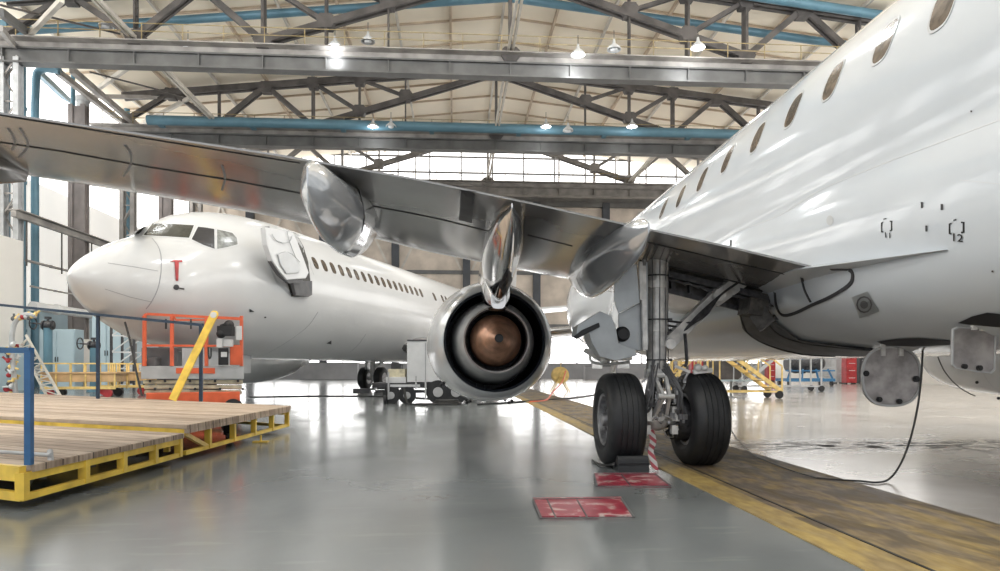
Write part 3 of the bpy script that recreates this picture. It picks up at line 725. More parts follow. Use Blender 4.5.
# windows
wy = [(944, 4.6), (884.8, 41.3), (832.6, 80.9), (793, 110.3), (757.3, 137.6), (727.2, 159.5), (702, 179.5), (680.5, 196.6), (663.6, 208.5), (650, 219), (638.5, 227)]
def fpoint(Y, z, off=0):
    """point on left side of near fuselage at height z"""
    hw, zt_, zb = interp(FUS, Y); zc = (zt_+zb)/2; hh = (zt_-zb)/2; q = max(-.999, min(.999, (z-zc)/hh)); a = math.acos(q)
    x = AX-hw*math.sin(a); n = Vector((-(math.sin(a))/hw, 0, math.cos(a)/hh)).normalized(); return Vector((x, Y, z))+n*off, n
def fwin(Yc, zc, w, h, parent):
    def outline(sc, off):
        o = []
        for i in range(24):
            a = 2*PI*i/24; c, s = math.cos(a), math.sin(a); e = .72
            yy = Yc+w/2*sc*math.copysign(abs(c)**e, c); zz = zc+h/2*sc*math.copysign(abs(s)**e, s)
            o.append(fpoint(yy, zz, off)[0])
        return o
    b = MB(); r1, r2, r3 = outline(1.14, .001), outline(1.12, .007), outline(1.0, .004)
    b.add(r1+r2+r3, [(i, (i+1) % 24, 24+(i+1) % 24, 24+i) for i in range(24)]+[(24+i, 24+(i+1) % 24, 48+(i+1) % 24, 48+i) for i in range(24)])
    f = obj('window', b, M_grey, parent)
    b = MB(); r = outline(1.0, .004); q = outline(.5, .004); c = fpoint(Yc, zc, .004)[0]
    b.add(r+q+[c], [(i, (i+1) % 24, 24+(i+1) % 24, 24+i) for i in range(24)]+[(24+i, 24+(i+1) % 24, 48) for i in range(24)])
    obj('pane', b, M_glass, f)
wz = []
for px, py in wy:
    h = SF.hit(px, py)
    if h: wz.append(h[0])
print('WINS', [(round(p.x, 2), round(p.y, 2), round(p.z, 2)) for p in wz])
WZ = 3.98
for i, p in enumerate(wz[:9]): fwin(p.y, p.z, .25, .37, air)
b = MB()
for pts, w in (([(1000, 120), (930, 146), (880, 165), (820, 190), (780, 215), (735, 232)], .008), ([(960, 180), (1000, 184)], .004)):
    ribbon(b, SF, spx(pts), w, .002)
ribbon(b, SF, [(660, 240), (700, 186), (716, 157), (719, 150)], .006, .002, 4)
obj('skin_seam', b, mat('skin_seam', (.55, .56, .58), .5), air)
b = MB(); patch(b, SR, spx([(852, 297), (868, 291), (880, 311), (860, 318)], 1), .006, 3, 3); lp = obj('light_panel', b, M_door, air)
b = MB(); patch(b, SR, [(865+8*math.cos(t*PI/6), 304+8.5*math.sin(t*PI/6)) for t in range(12)], .010, 2, 1, rim=.8); patch(b, SR, [(865+4*math.cos(t*PI/6), 304+4*math.sin(t*PI/6)) for t in range(12)], .012, 2, 1); obj('light_ring', b, M_seal, lp)
b = MB(); patch(b, SF, [(830.5+3.6*math.cos(t*PI/6), 220.5+5*math.sin(t*PI/6)) for t in range(12)], .006, 2, 1); obj('vent_disc', b, M_grey, air)
b = MB()
for x, y, w_, h_ in ((922.5, 205, 1, 3), (942.5, 207, 1.2, 3), (927, 228.5, 1, 3), (972, 111.5, .9, .9), (993, 271, .9, .9), (731, 243, .8, 3)):
    patch(b, SF, [(x-w_, y-h_), (x+w_, y-h_), (x+w_, y+h_), (x-w_, y+h_)], .006, 1, 1)
obj('static_port', b, M_seamd, air)
# stencilled numbers and brackets on the fuselage
def text_mesh(s):
    cu = bpy.data.curves.new('t', 'FONT'); cu.body = s; cu.size = 1; cu.offset = .012; cu.align_x = 'CENTER'; cu.align_y = 'CENTER'; cu.resolution_u = 3
    o = bpy.data.objects.new('t', cu); COL.objects.link(o); bpy.context.view_layer.update()
    me = o.to_mesh(); vs = [v.co.copy() for v in me.vertices]; fs = [tuple(p.vertices) for p in me.polygons]; o.to_mesh_clear()
    bpy.data.objects.remove(o); bpy.data.curves.remove(cu); return vs, fs
def stencil(b, s, cx, cy, h, sk=.0, off=.006, S=SF, asp=1.15):
    vs, fs = text_mesh(s); out = []
    for v in vs:
        q = S.hit(cx+v.x*h*asp, cy-v.y*h-v.x*h*sk)
        out.append(q[0]+q[1]*off if q else Vector((0, 0, 0)))
    b.add(out, fs)
b = MB()
for cx, cy, hx, hy in ((887, 226.5, 5, 4.6), (957, 228, 7, 5)):
    for sx in (-1, 1):
        b = MB(); ribbon(b, SF, [(cx+sx*hx*.68, cy-hy-sx*.6), (cx+sx*hx, cy-hy-sx*.8), (cx+sx*hx, cy+hy-sx*.8), (cx+sx*hx*.68, cy+hy-sx*.6)], .012, .006, 20)
        obj('stencil_bracket', b, M_black, air, label='black stencilled corner bracket')
    b = MB(); ribbon(b, SF, [(cx-3, cy-hy-2.8), (cx, cy-hy-3.4)], .008, .006, 20); obj('stencil_dash', b, M_black, air)
for tx, a_ in (('11', (888.5, 235.5, 7.5, -.15, .008)), ('12', (958, 238, 11, -.15, .008))):
    b = MB(); stencil(b, tx, *a_); obj('stencilled_number', b, M_black, air, label='black stencilled number '+tx)
# belly holes
for pl in ([(877, 341), (897, 338.5), (919, 337.5), (952, 340), (950, 344.6), (912, 346), (884, 345)], [(958, 322.5), (972, 316), (987.6, 312), (1003, 313.7), (1003, 327), (985, 325.5), (968, 324)]):
    b = MB(); patch(b, SR, pl, .006, 3, 3); obj('belly_opening', b, M_black, air)
# hanging access panels
def hang_panel(poly, d, th, name, dots, hinge, lab, m=M_access):
    c = P(sum(p[0] for p in poly)/len(poly), sum(p[1] for p in poly)/len(poly), d=d)
    b = MB(); pts = [P(x, y, d=d) for x, y in poly]; b.prism(pts, FW*th); o = obj(name, b, m, air, label=lab, bevel=.008)
    cx = sum(p[0] for p in poly)/len(poly); cy = sum(p[1] for p in poly)/len(poly)
    b = MB(); ins = [P(lerp(cx, x, .93), lerp(cy, y, .93), d=d-.012) for x, y in poly]; n = len(ins); outr = [P(lerp(cx, x, .99), lerp(cy, y, .99), d=d-.012) for x, y in poly]; bk = [q+FW*.02 for q in ins]
    b.add(outr+ins+bk+[q+FW*.02 for q in outr], [(i, (i+1) % n, n+(i+1) % n, n+i) for i in range(n)]+[(n+i, n+(i+1) % n, 2*n+(i+1) % n, 2*n+i) for i in range(n)]+[(3*n+i, 3*n+(i+1) % n, (i+1) % n, i) for i in range(n)])
    obj('rim', b, M_grey, o)
    for x, y, r in dots:
        b = MB(); q = P(x, y, d=d-.02); b.tube(q, q+FW*.03, r/F*d, 14); q2 = P(x, y, d=d-.03); b.tube(q2, q2+FW*.02, r*.4/F*d, 10); obj('latch', b, M_black, o)
    for (x0, y0_), (x1, y1_) in hinge:
        b = MB(); b.bar(P(x0, y0_, d=d-.01), P(x1, y1_, d=d-.01), .035, .03); obj('hinge_arm', b, M_leg, o)
    return o
rp = []
for i in range(40):
    a = 2*PI*i/40; c_, s_ = math.cos(a), math.sin(a); e = .78
    rp.append((892+30*math.copysign(abs(c_)**e, c_), 376.5+30.5*math.copysign(abs(s_)**e, s_)))
hang_panel(rp, 6.75, .035, 'access_panel', [(866.5, 373.5, 3), (917, 379, 3.2), (880, 399.5, 2.7), (900, 401.5, 2.7)], [((883, 341), (883, 356)), ((901, 341), (901, 356))], 'round grey access panel hanging open')
sp = [(953, 329), (958, 326.5), (985, 327.5), (993, 330), (997, 335), (996, 370), (992, 374), (975, 372), (956, 369), (952, 365)]
hang_panel(sp, 5.3, .03, 'access_panel', [(965.5, 366.5, 2.6), (980.5, 368, 2.8)], [((974, 321), (974, 330)), ((982, 321), (982, 331))], 'square grey access panel hanging open')

# ---- main landing gear (left), copied to the right
GY, GXC = 7.5, 2.30
def wheel(X, Y, r, w, parent, out=-1, name='wheel', det=True):
    hw = w/2; s = r/.53
    prof = [(-hw*.78, r*.56), (-hw*.98, r*.66), (-hw*1.0, r*.80), (-hw*.93, r*.90), (-hw*.78, r*.965), (-hw*.58, r*.993)]
    for g in (-.42, -.14, .14, .42): prof += [(hw*g-.008*s, r*(1.0-.004*abs(g))), (hw*g-.006*s, r*.982), (hw*g+.006*s, r*.982), (hw*g+.008*s, r*(1.0-.004*abs(g)))]
    prof += [(hw*.58, r*.993), (hw*.78, r*.965), (hw*.93, r*.90), (hw*1.0, r*.80), (hw*.98, r*.66), (hw*.78, r*.56)]
    c = (X, Y, r-.006)
    b = MB(); b.lathe(prof, c, 'X', 64, cap=False); ty = obj(name, b, M_rub, parent, smooth=35)
    b = MB()
    pr = [(out*hw*.78, r*.565), (out*hw*.86, r*.55), (out*hw*.80, r*.50), (out*hw*.45, r*.47), (out*hw*.35, r*.36), (out*hw*.55, r*.26), (out*hw*.62, r*.16), (out*hw*.9, r*.14), (out*hw*.95, r*.10), (out*hw*.95, 0.004)]
    b.lathe(pr, c, 'X', 48, cap=False)
    pr = [(-out*hw*.78, r*.565), (-out*hw*.80, r*.50), (-out*hw*.3, r*.47), (-out*hw*.1, .01)]
    b.lathe(pr, c, 'X', 48, cap=False)
    if det:
        for i in range(10):
            a = 2*PI*i/10; y, z = Y+math.cos(a)*r*.40, c[2]+math.sin(a)*r*.40; b.tube((X+out*hw*.30, y, z), (X+out*hw*.62, y, z), r*.025, 8)
            a += .31; y, z = Y+math.cos(a)*r*.31, c[2]+math.sin(a)*r*.31; b.bar((X+out*hw*.5, y, z), (X+out*hw*.42, Y+math.cos(a)*r*.45, c[2]+math.sin(a)*r*.45), r*.08, .02)
    hb = obj('hub', b, M_hub, ty, smooth=40)
    if det:
        b = MB()
        for i in range(10):
            a = 2*PI*i/10+.6; y, z = Y+math.cos(a)*r*.31, c[2]+math.sin(a)*r*.31; b.tube((X+out*hw*.40, y, z), (X+out*hw*.52, y, z), r*.055, 10)
        obj('hub_hole', b, M_black, hb)
    return ty
def hose(b, pts, r): b.path(smooth_pts(pts, 5), r, 6)
V = Vector
def main_gear(mir):
    x0 = 2*AX if mir else 0; sg = -1 if mir else 1
    X = lambda x: x0+sg*x
    q = lambda x, y, z: V((X(x), y, z))
    e = MB(); e.tube(q(GXC, GY, 1.05), q(GXC+.03, GY, 2.62), .112, 24); e.tube(q(GXC-.12, GY+.06, 1.5), q(GXC-.12, GY+.06, 2.5), .03, 12); e.tube(q(GXC, GY, 1.0), q(GXC, GY, 1.10), .135, 24); e.tube(q(GXC, GY, 1.52), q(GXC, GY, 1.58), .13, 24); e.tube(q(GXC, GY, 2.02), q(GXC, GY, 2.1), .135, 24)
    g = obj('main_landing_gear', e, M_leg, air, smooth=40)
    b = MB(); b.tube(q(GXC, GY, .50), q(GXC, GY, 1.06), .075, 20); obj('shock_piston', b, M_chrome, g, smooth=40)
    b = MB(); b.tube(q(1.80, GY, .524), q(2.80, GY, .524), .075, 20); b.sphere(q(GXC, GY, .53), .14, sc=(1.1, 1, 1)); b.tube(q(GXC, GY-.16, .56), q(GXC, GY+.16, .56), .05, 12); obj('axle', b, M_leg, g, smooth=40)
    wheel(X(1.86), GY, .53, .42, g, -sg); wheel(X(2.79), GY, .53, .42, g, sg)
    # torque links (aft)
    b = MB()
    for s in (-.07, .07):
        b.bar(q(GXC+s, GY-.12, 1.02), q(GXC+s*.5, GY-.36, .80), .035, .06); b.bar(q(GXC+s*.5, GY-.36, .80), q(GXC+s, GY-.13, .56), .035, .06)
    b.tube(q(GXC-.09, GY-.36, .80), q(GXC+.09, GY-.36, .80), .03, 10); b.tube(q(GXC-.12, GY-.12, 1.03), q(GXC+.12, GY-.12, 1.03), .035, 10)
    obj('torque_link', b, M_leg, g)
    # brake packs facing the strut
    for xb, s in ((2.09, 1), (2.50, -1)):
        b = MB(); b.lathe([(0, .10), (0, .235), (s*-.04, .245), (s*-.14, .245), (s*-.16, .2)], q(xb, GY, .524), 'X', 32, cap=False)
        for i in range(9):
            a = 2*PI*i/9+.2; c = q(xb+.0, GY+math.cos(a)*.17, .524+math.sin(a)*.17); b.tube(c-V((.02, 0, 0)), c+V((.0+sg*s*.06, 0, 0)), .036, 12); b.tube(c, c+V((sg*s*.08, 0, 0)), .016, 8)
            c = q(xb, GY+math.cos(a+.35)*.22, .524+math.sin(a+.35)*.22); b.tube(c, c+V((sg*s*.04, 0, 0)), .014, 6)
        bk = obj('brake', b, M_legd, g, smooth=40)
        b = MB()
        for i in range(12):
            a = 2*PI*i/12; c = q(xb, GY+math.cos(a)*.205, .524+math.sin(a)*.205); b.tube(c, c+V((sg*s*.05, 0, 0)), .012, 6)
            if i % 3 == 0: hose(b, [c+V((sg*s*.06, 0, 0)), c+V((sg*s*.1, -.02, .03)), q(GXC+.02*s, GY-.1, .62), q(GXC, GY-.08, .75)], .009)
        b.box(q(xb+s*.05, GY-.2, .60), (.08, .07, .16)); b.box(q(xb+s*.05, GY-.17, .42), (.07, .07, .10)); obj('brake_bolts', b, M_leg, bk)
    # hoses, brackets and clamps
    rnd = random.Random(3)
    b = MB()
    for i in range(40):
        s = 1 if i % 2 else -1; z0 = .95+rnd.random()*.25
        hose(b, [q(GXC+s*.06+rnd.uniform(-.04, .04), GY-.13, z0), q(GXC+s*(.12+rnd.random()*.08), GY-.2-rnd.random()*.1, .85), q(GXC+s*(.15+rnd.random()*.1), GY-.18-rnd.random()*.1, .7-rnd.random()*.1), q(GXC+s*(.22+rnd.random()*.05), GY-.05-rnd.random()*.12, .60+rnd.uniform(-.22, .2))], .006+rnd.random()*.005)
    for i in range(5):
        a = R(200+i*35); x, y = math.cos(a)*.128, math.sin(a)*.128
        hose(b, [q(GXC+x, GY+y, 1.0), q(GXC+x*1.05, GY+y*1.05, 1.4), q(GXC+x, GY+y, 1.8), q(GXC+x*1.1, GY+y*1.1, 2.4)], .006)
    obj('hydraulic_hoses', b, M_seal, g, kind='stuff')
    b = MB()
    for i in range(60):
        c = q(GXC+rnd.uniform(-.26, .26), GY-.1-rnd.random()*.2, .50+rnd.random()*.5); s_ = .015+rnd.random()*.03
        b.box(c, (s_, s_, s_*1.5), rnd.random()*3) if i % 2 else b.tube(c, c+V((rnd.uniform(-.06, .06), rnd.uniform(-.03, .03), rnd.uniform(-.08, .08))), s_*.45, 8)
    obj('brake_fittings', b, M_hub, g, kind='stuff')
    for z in (1.2, 1.66, 2.16):
        b = MB(); b.lathe([(-.007, .118), (-.007, .133), (.007, .133), (.007, .118)], q(GXC, GY, z), 'Z', 24, cap=False); b.box(q(GXC+.14, GY-.06, z), (.04, .05, .03)); obj('clamp_band', b, M_legd, g)
    b = MB(); c = P(691, 300, d=7.6) if not mir else None
    # side brace to the bay
    b = MB(); b.bar(q(GXC+.10, GY-.04, 1.37), q(3.08, GY+.12, 1.98), .09, .15); b.bar(q(3.0, GY+.1, 1.9), q(3.45, GY+.2, 2.2), .12, .17); b.tube(q(3.04, GY-.02, 1.95), q(3.04, GY+.22, 1.95), .07, 14); b.tube(q(GXC+.12, GY-.16, 1.38), q(GXC+.12, GY+.10, 1.38), .06, 14); obj('side_brace', b, M_leg, g, smooth=30)
    b = MB(); b.bar(q(GXC+.08, GY+.05, 1.52), q(2.75, GY+.1, 1.60), .03, .04); b.bar(q(2.72, GY+.1, 1.60), q(3.0, GY+.1, 1.98), .03, .045)
    for i in range(4): hose(b, [q(GXC+.1, GY-.02, 1.50+i*.05), q(2.55+i*.05, GY-.02, 1.48+i*.05), q(2.78+i*.03, GY-.04, 1.72), q(3.05, GY-.02, 1.95), q(3.3, GY, 2.12)], .013)
    hose(b, [q(2.6, GY-.1, 1.5), q(2.62, GY-.1, 1.2), q(2.60, GY-.1, 1.12)], .02)
    obj('lock_link', b, M_legd, g)
    return g
g1 = main_gear(False); main_gear(True)
# strut front door panels
def slab(name, poly, d, th, m, parent, **k):
    b = MB(); b.prism([P(x, y, d=d) for x, y in poly], FW*th); return obj(name, b, m, parent, bevel=.006, **k)
slab('gear_door', [(615.5, 268), (636.7, 264), (640, 303), (618.5, 313), (614, 300.5)], 7.35, .03, M_door, g1)
slab('gear_door', [(618.5, 313.6), (640, 303), (645.5, 262), (648, 262), (648.5, 346), (640, 351), (619, 346)], 7.45, .04, M_door, g1)
gd = slab('gear_door_bracket', [(578, 325), (600, 311), (612, 316.5), (616, 328), (618.5, 343), (636, 350), (637.6, 355.5), (616, 361), (600, 356.5), (592, 343), (588, 330), (576, 336)], 7.3, .5, M_door, g1)
slab('bracket_edge', [(573, 337), (582, 330), (599, 322.5), (600, 327), (588, 333), (577, 339)], 7.27, .06, M_black, gd)
b = MB(); q = P(623, 334, d=7.4); b.lathe([(-.02, .0), (-.02, .06), (.02, .085), (.05, .085)], q, 'Y', 24, cap=False); obj('access_hole', b, M_black, g1)
b = MB(); b.bar(P(640.5, 262, d=7.35), P(641.5, 300, d=7.35), .04, .04); b.bar(P(643, 266, d=7.38), P(645, 350, d=7.38), .05, .05); obj('door_link', b, M_leg, g1)
b = MB(); b.path(smooth_pts([P(590, 352, d=7.7), P(592, 362, d=7.7), P(610, 364, d=7.7), P(630, 362, d=7.6)], 5), .018, 8); b.sphere(P(604, 360, d=7.6), .045); b.bar(P(585, 350, d=7.6), P(606, 362, d=7.7), .05, .05); b.bar(P(606, 357, d=7.6), P(632, 357, d=7.6), .06, .08); obj('linkage', b, M_leg, g1)
# valve on top of the right tyre
b = MB(); b.sphere(P(698, 368, d=7.5), .05); b.bar(P(693, 372, d=7.5), P(712, 370, d=7.5), .05, .05); b.sphere(P(705, 368, d=7.45), .035); b.bar(P(690, 372, d=7.5), P(675, 366, d=7.5), .02, .03); obj('brake_rod', b, M_leg, g1)
# wheel bay
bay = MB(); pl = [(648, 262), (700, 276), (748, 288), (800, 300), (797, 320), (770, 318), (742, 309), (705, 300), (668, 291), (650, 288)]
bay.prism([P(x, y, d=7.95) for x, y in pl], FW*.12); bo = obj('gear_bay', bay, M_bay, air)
b = MB()
for x in (672, 690, 716, 738, 756, 775): b.bar(P(x, 270+(x-648)*.25, d=7.9), P(x+1, 291+(x-668)*.27, d=7.9), .05, .06)
b.bar(P(668, 290.5, d=7.88), P(744, 310, d=7.88), .05, .05); b.bar(P(650, 270, d=7.85), P(790, 303, d=7.85), .06, .07)
obj('bay_rib', b, M_legd, bo)
b = MB(); rnd = random.Random(9)
for i in range(9):
    x = 660+i*13; y = 276+i*3.2; hose(b, [P(x, y, d=7.85), P(x+8, y+3+rnd.random()*2, d=7.8), P(x+17, y+5, d=7.82), P(x+26, y+9, d=7.85)], .014)
obj('bay_pipes', b, M_seal, bo, kind='stuff')
b = MB(); b.bar(P(755, 300, d=7.6), P(752, 316, d=7.6), .22, .3); b.bar(P(757, 312, d=7.55), P(768, 326, d=7.5), .14, .2); obj('door_hinge', b, M_bay, bo)

# nose gear
ng = MB(); ng.tube((AX, 21.9, .3), (AX, 21.9, 1.9), .08, 16); n_ = obj('nose_landing_gear', ng, M_leg, air, smooth=40)
for dx in (-.19, .19): wheel(AX+dx, 21.9, .30, .2, n_, -1 if dx < 0 else 1, det=False)
b = MB(); b.tube((AX-.25, 21.9, .3), (AX+.25, 21.9, .3), .05, 12); obj('axle', b, M_leg, n_)
b = MB(); b.bar((AX, 21.9, .95), (AX, 20.8, 1.8), .06, .09); obj('drag_brace', b, M_leg, n_)
for dx in (-.45, .45): b = MB(); b.box((AX+dx, 22.3, 1.42), (.03, 1.5, .7)); obj('gear_door', b, M_cowl, n_)
# tail
b = MB(); b.prism([V((AX-.12, -8, 4.9)), V((AX-.12, -13.4, 4.9)), V((AX-.12, -15.4, 10.2)), V((AX-.12, -13.4, 10.2))], (.24, 0, 0)); obj('vertical_fin', b, M_white, air, bevel=.05)

# loose things round the gear
b = MB(); c0 = P(632, 470, Z=0); 
t = empty('wheel_chock', c0, 0, 'black rubber wheel chock wedged behind the left main tyre', 'chock')
cc = [P(617, 471, Z=0), P(648, 471, Z=0)]
yb = cc[0].y-.08; x0_, x1_ = cc[0].x, cc[1].x
b.prism([V((x0_, yb, 0.0)), V((x0_, yb+.01, .05)), V((x0_, yb+.03, .13)), V((x0_, yb+.05, .165)), V((x0_, yb+.10, .165)), V((x0_, yb+.17, .08)), V((x0_, yb+.28, .01)), V((x0_, yb+.28, 0))], (x1_-x0_, 0, 0)); obj('body', b, M_rub, t, bevel=.008)
b = MB(); b.bar((x0_, yb+.015, .085), (x1_, yb+.015, .085), .025, .02); b.tube((x0_-.01, yb+.1, .06), (x0_-.03, yb+.15, .06), .02, 8); obj('grip_rib', b, M_black, t)
b = MB(); b.path(smooth_pts([V((x0_, yb+.12, .08)), V((x0_-.05, yb+.3, .03)), V((x0_-.10, yb+.5, .014)), V((x0_-.12, yb+.8, .014))], 6), .012, 8); obj('rope', b, M_cable, t)
b = MB(); pts = [P(650, 424, d=7.62), P(653, 440, d=7.5), P(651, 452, d=7.3), P(654, 464, d=7.25), P(656, 470, Z=.01)]
sp_ = smooth_pts(pts, 4); vs = []
for i, p in enumerate(sp_): vs += [p+V((-.035, .0, 0)), p+V((.035, .02*math.sin(i), 0)), p+V((.035, .004+.02*math.sin(i), 0)), p+V((-.035, .004, 0))]
fs = []
for i in range(len(sp_)-1):
    a = i*4; fs += [(a+j, a+(j+1) % 4, a+4+(j+1) % 4, a+4+j) for j in range(4)]
b.add(vs, fs); obj('warning_ribbon', b, stripe_mat(), label='red and white striped warning ribbon hanging between the main tyres', cat='ribbon')
hm = hatch_mat()
for lab, pl in (('worn red floor hatch nearest the camera, left of the yellow stripe', [(533, 499), (621, 498), (634, 517), (541, 518)]), ('worn red floor hatch just behind the left main tyre', [(594, 474), (655, 474), (671, 486), (597, 486)])):
    b = MB(); b.prism([P(x, y, Z=.003) for x, y in pl], (0, 0, .012)); c = sum((P(x, y, Z=0) for x, y in pl), V((0, 0, 0)))/4
    o = obj('floor_hatch', b, hm, label=lab, cat='hatch', group='red floor hatches', loc=c)
    b = MB(); cx = sum(p[0] for p in pl)/4
    a_, b_ = pl[0], pl[1]; c_, d_ = pl[3], pl[2]
    for k in ((.16, .5) if 'nearest' in lab else (.45,)): b.bar(P(lerp(a_[0], b_[0], k), a_[1]+.5, Z=.0165), P(lerp(c_[0], d_[0], k), c_[1]-.5, Z=.0165), .012, .004)
    for (p0, p1) in zip(pl, pl[1:]+pl[:1]): b.bar(P(*p0, Z=.0162), P(*p1, Z=.0162), .018, .004)
    obj('seam', b, M_seal, o)
b = MB(); pts = [P(923, 343, d=6.6), P(921, 380, d=6.55), P(917, 410, d=6.5), P(910, 440, d=6.5), P(900, 465, d=6.5), P(889, 479, Z=.03), P(876, 482.5, Z=.014), P(860, 481, Z=.012), P(840, 480, Z=.012), P(816, 478, Z=.012)]
b.path(smooth_pts(pts, 6), .010, 8); obj('cable', b, M_cable, smooth=60, label='black cable hanging from the belly opening and curling onto the floor', cat='cable')
b = MB(); b.path(smooth_pts([P(728, 424, Z=.01), P(736, 437, Z=.01), P(748, 450, Z=.02), P(757, 457, Z=.02), P(790, 470, Z=.02), P(817, 478, Z=.02)], 5), .006, 6); obj('cable', b, M_cable, label='thin wire lying on the floor right of the right main tyre', cat='cable')
b = MB(); b.path(smooth_pts([P(478, 404.5, Z=.02), P(500, 403, Z=.02), P(570, 398, Z=.02), P(600, 394, Z=.02)], 5), .03, 6); obj('cable', b, M_cable, label='dark air hose lying across the floor under the engine', cat='cable')
b = MB(); b.path(smooth_pts([P(250, 397, Z=.02), P(330, 396, Z=.02), P(400, 397, Z=.02), P(450, 400, Z=.02)], 5), .03, 6); obj('cable', b, M_cable, label='dark hose on the bright floor between the scissor lift and the ground cart', cat='cable')
# small hose and fittings hung under the belly next to the round panel
b = MB(); b.path(smooth_pts([P(936, 352, d=8.4), P(945, 372, d=9), P(960, 388, d=9.6), P(975, 396, d=10)], 5), .008, 6); obj('bonding_wire', b, M_cable, air)

# =================================================================== FAR AIRCRAFT (nose towards the left)
NX, NY, NA = -7.82, 14.13, R(-19.2)
far = empty('airliner', (NX, NY, 0), NA, 'white narrow body airliner with open front door, its nose pointing left', 'airplane', 'airliners in the hangar')
FM = Matrix.Translation((NX, NY, 0)) @ Matrix.Rotation(NA, 4, 'Z')
def fl(x, y, z): return FM @ V((x, y, z))
F7 = [(0, .03, 3.02, 2.97), (.06, .15, 3.12, 2.83), (.2, .31, 3.26, 2.68), (.45, .52, 3.46, 2.46), (.8, .77, 3.68, 2.24), (1.2, 1.0, 3.90, 2.04), (1.65, 1.2, 4.09, 1.86), (1.95, 1.33, 4.22, 1.74), (2.3, 1.43, 4.47, 1.67), (2.7, 1.53, 4.74, 1.60), (3.1, 1.62, 4.93, 1.54), (3.7, 1.72, 5.10, 1.47), (4.5, 1.81, 5.24, 1.41), (5.5, 1.87, 5.32, 1.37), (7, 1.88, 5.36, 1.35), (24, 1.88, 5.36, 1.35), (27, 1.8, 5.36, 1.6), (31, 1.4, 5.34, 2.5), (35, .8, 5.3, 3.7), (38, .25, 5.2, 4.6)]
def r7(s, n=72):
    hw, zt_, zb = interp(F7, s); zc = lerp(zb, zt_, .47); out = []
    for i in range(n):
        a = 2*PI*i/n; c, q = math.cos(a), math.sin(a)
        hh = (zt_-zc) if q > 0 else (zc-zb)
        out.append(fl(hw*c, s, zc+hh*q))
    return out
f7 = MB(); ss = sorted(set([a[0] for a in F7]+[.02, .12, .32, .6, 1.0, 1.4]+[1.8+.3*i for i in range(18)]+[7+1*i for i in range(30)]))
# smooth table interpolation
def cat(tab, x):
    for i in range(len(tab)-1):
        if tab[i][0] <= x <= tab[i+1][0]:
            p0 = tab[max(i-1, 0)]; p1 = tab[i]; p2 = tab[i+1]; p3 = tab[min(i+2, len(tab)-1)]; h = p2[0]-p1[0]; t = (x-p1[0])/h; o = []
            for k in range(1, len(p1)):
                m1 = (p2[k]-p0[k])/max(p2[0]-p0[0], 1e-6)*h; m2 = (p3[k]-p1[k])/max(p3[0]-p1[0], 1e-6)*h
                o.append((2*t**3-3*t*t+1)*p1[k]+(t**3-2*t*t+t)*m1+(-2*t**3+3*t*t)*p2[k]+(t**3-t*t)*m2)
            return tuple(o)
    return tab[-1][1:]
_i = interp
def r7(s, n=72):
    hw, zt_, zb = cat(F7, s) if .06 < s < 24 else _i(F7, s); zc = lerp(zb, zt_, .47); out = []
    for i in range(n):
        a = 2*PI*i/n; c, q = math.cos(a), math.sin(a); hh = (zt_-zc) if q > 0 else (zc-zb)
        out.append(fl(hw*c, s, zc+hh*q))
    return out
f7.loft([r7(s) for s in ss]); obj('fuselage', f7, M_white2, far, smooth=50)
S7 = Surf(f7)
b = MB(); patch(b, S7, [(153, 223.6), (173, 224.2), (194, 225.6), (189, 238), (166, 236.5), (143.5, 235.4)], .01, 4, 3); obj('cockpit_window', b, M_cock, far)
b = MB(); patch(b, S7, [(198, 227), (206, 227.8), (214.2, 229.3), (214.4, 249), (203, 245), (191.5, 239.5)], .01, 3, 3); obj('cockpit_window', b, mat('cockpit_open', (.015, .015, .02), .3), far, label='dark open cockpit side window')
b = MB(); patch(b, S7, [(217, 229.6), (232, 233), (236.5, 238), (237.5, 244.5), (228, 247), (217, 249)], .01, 3, 3); obj('cockpit_window', b, M_cock2, far)
b = MB(); patch(b, S7, [(125, 236.5), (134, 230), (147, 224.6), (143, 230), (139, 234.4)], .01, 3, 3); obj('cockpit_window', b, M_cock2, far)
b = MB(); 
for pl in ([(152.5, 223), (173, 223.6), (195, 225), (189.5, 239), (166, 237.5), (142, 236)], [(197, 226), (206, 227), (215.2, 228.5), (215.4, 250), (203, 246), (190, 240)], [(216, 228.8), (232.5, 232), (237.5, 237.5), (239, 245), (228, 248), (216, 250)]): patch(b, S7, pl, .006, 2, 3, rim=.86)
obj('window_frame', b, M_lgrey, far)
b = MB()
for pts, w in ((spx([(152, 238), (158, 246), (161, 256), (161, 272), (158, 288), (152, 301), (146, 309)]), .02), ([(108, 263), (135, 267), (158, 271)], .012), ([(105, 289), (130, 297), (152, 302)], .012),
               (spx([(255, 360), (270, 352), (290, 340), (308, 326), (318, 312)]), .015), ([(310, 262), (311, 268), (314, 275)], .01), (spx([(350, 352), (358, 345), (366, 334)]), .012)):
    b = MB(); ribbon(b, S7, pts, w, .004); obj('skin_seam', b, M_seam, far)
b = MB(); patch(b, S7, [(174.2, 262), (178.6, 262), (178, 281), (175.4, 281)], .02, 2, 2); patch(b, S7, [(170, 262), (173, 260.6), (182, 260.6), (182, 262.6)], .02, 1, 2); obj('probe_cover', b, M_red, far, label='red streamer cover on the nose probe')
b = MB(); patch(b, S7, [(176+3*math.cos(t*PI/6), 287.3+2.8*math.sin(t*PI/6)) for t in range(12)], .015, 2, 1); ribbon(b, S7, [(178, 288), (184, 289)], .03, .02, 3); patch(b, S7, [(249, 308.5), (254, 311.5), (249, 311.8)], .02, 1, 1); patch(b, S7, [(326, 343), (331, 340), (331, 344)], .02, 1, 1); patch(b, S7, [(264, 316.5), (266, 316.5), (266, 318), (264, 318)], .01, 1, 1); obj('static_port', b, M_seamd, far)
